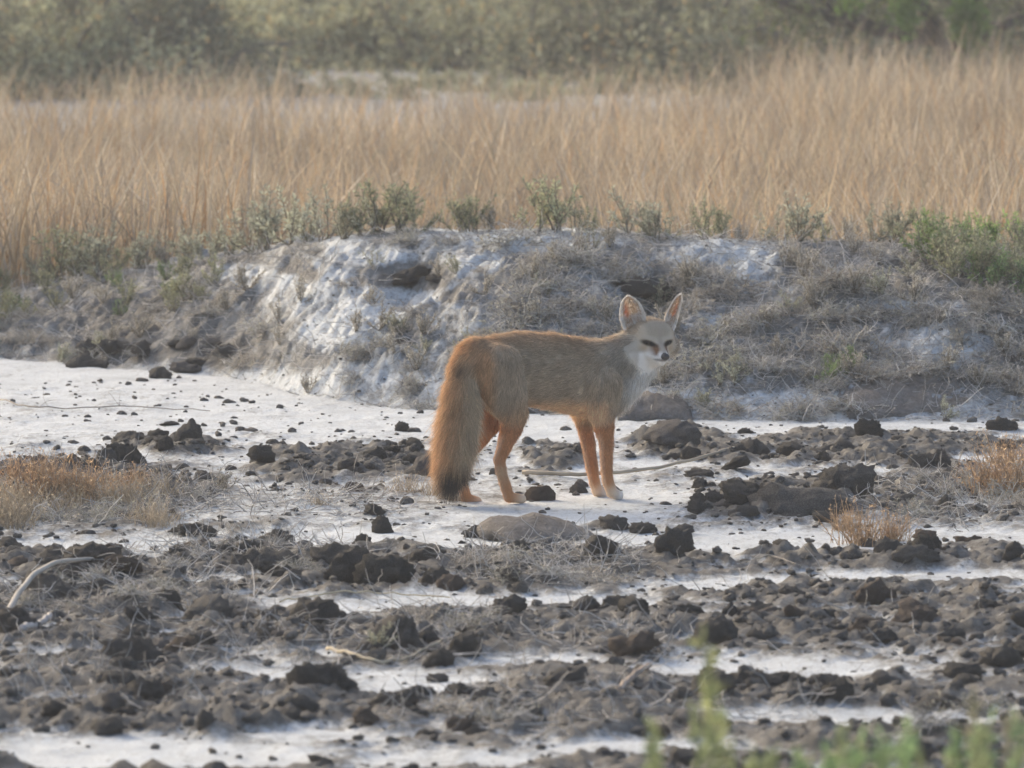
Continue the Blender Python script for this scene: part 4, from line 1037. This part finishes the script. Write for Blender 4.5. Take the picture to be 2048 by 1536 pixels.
def fore(W, u, vtop, Y, label, sx=1.0):
    p = at_dist(u, vtop, Y); x = p[0]; z0 = gz1(x, Y); h = p[2] - z0
    e = put(W, PN, 'green_weed', (x, Y, z0), h * sx, label, 'weed', sz=h)
fore(W1, 1545, 1265, 9.7, 'tall thin yellow-green weed stem rising highest in the blurred foreground', .6)
fore(W2, 1440, 1430, 9.9, 'short yellow-green weed beside the tall thin weed stem', .4)
fore(W3, 1790, 1465, 9.5, 'dense bright green weed low in the blurred foreground', .5)
fore(W3, 1980, 1440, 9.8, 'pale green weed at the edge of the blurred foreground clump', .5)
fore(W2, 1640, 1460, 9.8, 'loose green weed between the tall stem and the dense weed', .5)
fore(W4, 2030, 1390, 10.3, 'brownish leafy weed behind the pale green weed', .4)
fore(W2, 1500, 1455, 9.6, 'low yellow-green weed close under the tall thin weed stem', .5)
fore(W3, 1710, 1480, 9.5, 'soft green weed beside the dense bright green weed', .55)
fore(W2, 1930, 1460, 9.7, 'loose yellow-green weed before the brownish leafy weed', .5)
fore(W2, 1880, 1475, 9.4, 'leafy green weed in front of the dense foreground clump', .5)

# ------------------------------------------------------------------ dry grass field behind the bank
NB = 92000
bx = rng.uniform(-3.4, 3.4, NB); by = 26.3 + (rng.random(NB) ** 1.25) * 19
edge = 34.5 + 1.6 * (fbm(bx * .9, bx * 0, 111, 3) - .5) + np.interp(bx, [-1.5, 0, .8, 1.4], [1.4, .2, 1.0, 3.8])
keep = (by < edge + rng.normal(0, .5, NB)) | ((rng.random(NB) < .45) & (by < edge + 5.5) & (fbm(bx * 1.3, by * .6, 117, 3) > .47)); bx, by = bx[keep], by[keep]; nb = len(bx)
cl = fbm(bx * 2.2, by * 1.1, 113, 3)
H = np.clip(rng.normal(.40, .07, nb), .15, .62) * (.8 + .45 * cl) * np.interp(bx, [-2, 0, 1.5, 2.2], [1.0, .96, 1.08, 1.15])
z0 = ground(bx, by)
lean = rng.normal(0, .16, (nb, 2)) + np.array([.06, 0]); bend = rng.normal(0, .2, (nb, 2))
wd = rng.uniform(.0016, .0042, nb); fa = rng.uniform(0, math.pi, nb); side = np.stack([np.cos(fa), np.sin(fa), 0 * fa], 1)
# broken and drooping leaves between the stalks
short = rng.random(nb) < .34; H = np.where(short, rng.uniform(.07, .22, nb), H); z0 = z0 + np.where(short, rng.uniform(.05, .30, nb), 0)
lean = np.where(short[:, None], rng.normal(0, .75, (nb, 2)), lean); bend = np.where(short[:, None], rng.normal(0, .6, (nb, 2)), bend)
zf = np.where(short, rng.uniform(-.5, .9, nb), 1.0)
lv = np.array([0, .4, .75, 1.0]); wl = np.array([1, .9, .55, .1])
V = np.zeros((nb, 4, 2, 3))
for i, t in enumerate(lv):
    c = np.stack([bx + H * (lean[:, 0] * t + bend[:, 0] * t * t), by + H * (lean[:, 1] * t + bend[:, 1] * t * t), z0 + H * t * (1 - .08 * t) * zf - .01], 1)
    V[:, i, 0] = c - side * (wd * wl[i])[:, None]; V[:, i, 1] = c + side * (wd * wl[i])[:, None]
idx = np.arange(nb)[:, None] * 8
Q = np.concatenate([np.stack([idx[:, 0] + 2 * i, idx[:, 0] + 2 * i + 1, idx[:, 0] + 2 * i + 3, idx[:, 0] + 2 * i + 2], 1) for i in range(3)])
pal = np.array([(.43, .335, .22), (.49, .40, .275), (.35, .29, .215), (.29, .26, .22), (.56, .49, .385), (.44, .285, .155), (.31, .29, .20)])
cc = pal[rng.choice(7, nb, p=[.25, .2, .2, .15, .08, .09, .03])] * rng.uniform(.6, 1.25, (nb, 1)) * (.6 + .8 * fbm(bx * 1.6, by * .7, 119, 3))[:, None]
grass = link('dry_grass', mesh_np('dry_grass', V.reshape(-1, 3), Q, None, M_STRAW, False, np.repeat(cc, 8, 0)))
props(grass, 'dense stand of golden brown dry grass behind the earth bank', 'grass', None, 'stuff')

# ------------------------------------------------------------------ thicket beyond the field
def shrub(nbr, R, Hh, col, nleaf, lsz, woody=.03):
    """many-stemmed thorn shrub with a crown of small leaves"""
    st, lf = MB(), MB()
    tips = []
    for i in range(nbr):
        d = rdir(rng.uniform(.35, 1.4)); P = path((rng.normal(0, R * .18), rng.normal(0, R * .18), -.05), d, Hh * rng.uniform(.6, 1.1), 8, .16, .0)
        st.tube(P, woody, woody * .25, 5, (.13, .115, .10)); tips += [P[k] for k in range(2, 9)]
        for b in range(5):
            k = rng.integers(1, 7); bd = P[k + 1] - P[k]; bd = bd / np.linalg.norm(bd) + rng.normal(0, .7, 3)
            B = path(P[k], bd / np.linalg.norm(bd), Hh * rng.uniform(.2, .5), 5, .2, -.03); st.tube(B, woody * .35, woody * .1, 3, (.15, .13, .11)); tips += [B[j] for j in range(1, 6)]
    tips = np.array(tips); tips = tips[tips[:, 2] > .02]
    cen = tips[rng.integers(0, len(tips), nleaf // 14)]
    cen = np.vstack([cen, np.stack([rng.normal(0, R * .55, nleaf // 40), rng.normal(0, R * .55, nleaf // 40), np.abs(rng.normal(0, Hh * .25, nleaf // 40))], 1)])
    ct = rng.uniform(.6, 1.4, len(cen)); ci = rng.integers(0, len(cen), nleaf)
    p = cen[ci] + rng.normal(0, Hh * .06, (nleaf, 3)); p[:, 2] = np.maximum(p[:, 2], .01)
    d = rng.normal(0, 1, (nleaf, 3)); d /= np.linalg.norm(d, axis=1)[:, None]; n = rng.normal(0, 1, (nleaf, 3)); s = np.cross(d, n); s /= np.linalg.norm(s, axis=1)[:, None]
    L = lsz * rng.uniform(.6, 1.4, (nleaf, 1))
    V = np.stack([p, p + d * L * .5 + s * L * .25, p + d * L, p + d * L * .5 - s * L * .25], 1).reshape(-1, 3)
    k = np.arange(nleaf) * 4
    c = np.array(col) * (ct[ci] * rng.uniform(.7, 1.3, nleaf))[:, None]; dry = rng.random(nleaf) < .06; c[dry] = np.array((.42, .30, .14))
    lf.add(V, np.stack([k, k + 1, k + 2, k + 3], 1), None, np.repeat(c, 4, 0))
    return st.mesh('trunk', M_STEM), lf.mesh('crown', M_LEAF)
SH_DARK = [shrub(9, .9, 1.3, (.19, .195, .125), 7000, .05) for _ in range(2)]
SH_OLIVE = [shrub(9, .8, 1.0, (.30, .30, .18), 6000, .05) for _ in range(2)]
SH_LOW = [shrub(12, .6, .38, (.32, .33, .20), 3500, .035, .01) for _ in range(2)]
CN = ('trunk', 'crown')
def bg(parts, u, Y, size, label, cat, group=None, sz=None):
    x = (u - 1024) / FPX * Y; put(parts, CN, 'thorn_shrub' if cat == 'shrub' else 'thorn_tree', (x, Y, gz1(x, Y) - .02), size, label, cat, group, sz=sz)
for i, u in enumerate([480, 580, 680, 770, 860, 950, 1040, 1120, 1190]):
    bg(SH_LOW[i % 2], u + random.uniform(-20, 20), random.uniform(45.5, 48.5), random.uniform(.42, .6), 'low rounded grey-green shrub on pale ground beyond the dry grass', 'shrub', 'low shrubs beyond the dry grass')
for i, u in enumerate([-120, -20, 60, 150, 240, 330, 420]):
    bg(SH_DARK[i % 2] if i % 3 else SH_OLIVE[0], u, random.uniform(46, 49), random.uniform(.6, .8), 'dark grey-green thorn shrub beyond the tail-side end of the grass field', 'shrub', 'thorn shrubs at the tail-side of the field')
for i, u in enumerate([-60, 120, 250, 380, 500, 620, 740, 860, 980, 1100]):
    bg(SH_OLIVE[i % 2], u, random.uniform(51, 56), random.uniform(.7, .95), 'olive thorn shrub in the pale middle of the far thicket', 'shrub', 'olive shrubs of the far thicket')
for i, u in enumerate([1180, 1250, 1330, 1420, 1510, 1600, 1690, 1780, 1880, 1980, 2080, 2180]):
    bg(SH_DARK[i % 2], u, random.uniform(47, 51), random.uniform(.75, 1.0), 'dark thorn shrub in the head-side of the far thicket', 'shrub', 'dark shrubs of the far thicket')
for i in range(40):
    u = -1300 + i * 120
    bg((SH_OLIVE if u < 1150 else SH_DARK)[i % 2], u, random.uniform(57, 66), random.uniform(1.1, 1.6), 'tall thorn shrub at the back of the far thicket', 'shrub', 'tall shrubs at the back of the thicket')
# a thorn tree whose bare boughs slant down at the right
def thorn_tree():
    st, lf = MB(), MB()
    def q(u, v, Y): return at_dist(u, v, Y)
    root = q(1905, 150, 43.5); root[2] = 0
    mb = MB(); 
    boughs = [[(1905, 150), (1880, 80), (1840, 0), (1800, -90), (1760, -200)], [(1905, 150), (1925, 60), (1965, -20), (2000, -120)], [(1880, 80), (1770, 62), (1660, 35), (1560, 0), (1470, -50)], [(1905, 120), (1990, 60), (2060, 20)], [(1740, 58), (1640, -10), (1600, -60)]]
    leaves = []
    for bgh in boughs:
        P = np.array([q(u, v, 43.5 + .3 * mnoise.noise(Vector((u * .01, v * .01, 0)))) for u, v in bgh]) - root
        t = np.linspace(0, len(P) - 1, 14); P = np.stack([np.interp(t, np.arange(len(P)), P[:, k]) for k in range(3)], 1)
        st.tube(P, .05, .018, 6, (.06, .052, .045))
        for b in range(7):
            k = rng.integers(3, 13); B = path(P[k], rdir(rng.uniform(-.6, .8)), rng.uniform(.2, .5), 5, .2, -.06); st.tube(B, .010, .004, 3, (.10, .09, .075)); leaves += list(B[2:])
    hang = [q(u, v, 43.2) - root for u, v in ((1925, 40), (1940, 70), (1810, 20), (1815, 5), (1930, 20), (1935, 55), (1945, 30), (1700, -20), (1800, -40))]
    for p in hang * 3:
        for k in range(60):
            o = rng.normal(0, .035, 3); o[2] *= 1.6
            lf.leaf(p + o, rng.normal(0, 1, 3) + np.array([0, 0, -1.0]), rng.normal(0, 1, 3), .05, .016, np.array((.13, .22, .045)) * rng.uniform(.7, 1.4))
    for p in leaves:
        for k in range(12):
            lf.leaf(p + rng.normal(0, .06, 3), rng.normal(0, 1, 3), rng.normal(0, 1, 3), .05, .018, np.array((.12, .14, .06)) * rng.uniform(.7, 1.4))
    e = empty('thorn_tree', tuple(root)); link('trunk', st.mesh('trunk', M_STEM), e); link('crown', lf.mesh('crown', M_LEAF), e)
    props(e, 'thorn tree with slanting dark boughs and fresh green leaf sprays above the grass', 'tree')
thorn_tree()

# ------------------------------------------------------------------ dusty air over the flat
hz = bpy.data.meshes.new('haze'); bm = bmesh.new(); bmesh.ops.create_cube(bm, size=1.0)
for v in bm.verts: v.co = Vector((v.co.x * 6000, v.co.y * 9000 + 1500, -1.0 if v.co.z < 0 else 3.2))
bm.to_mesh(hz); bm.free()
m, nt, out = new_mat('dusty_air'); pv = N(nt, 'ShaderNodeVolumePrincipled'); pv.inputs['Density'].default_value = .0022; pv.inputs['Color'].default_value = (.9, .9, .9, 1)
nt.links.new(pv.outputs[0], out.inputs['Volume']); hz.materials.append(m)
props(link('haze', hz), 'thin pale dusty haze hanging over the flat', 'haze', None, 'stuff')
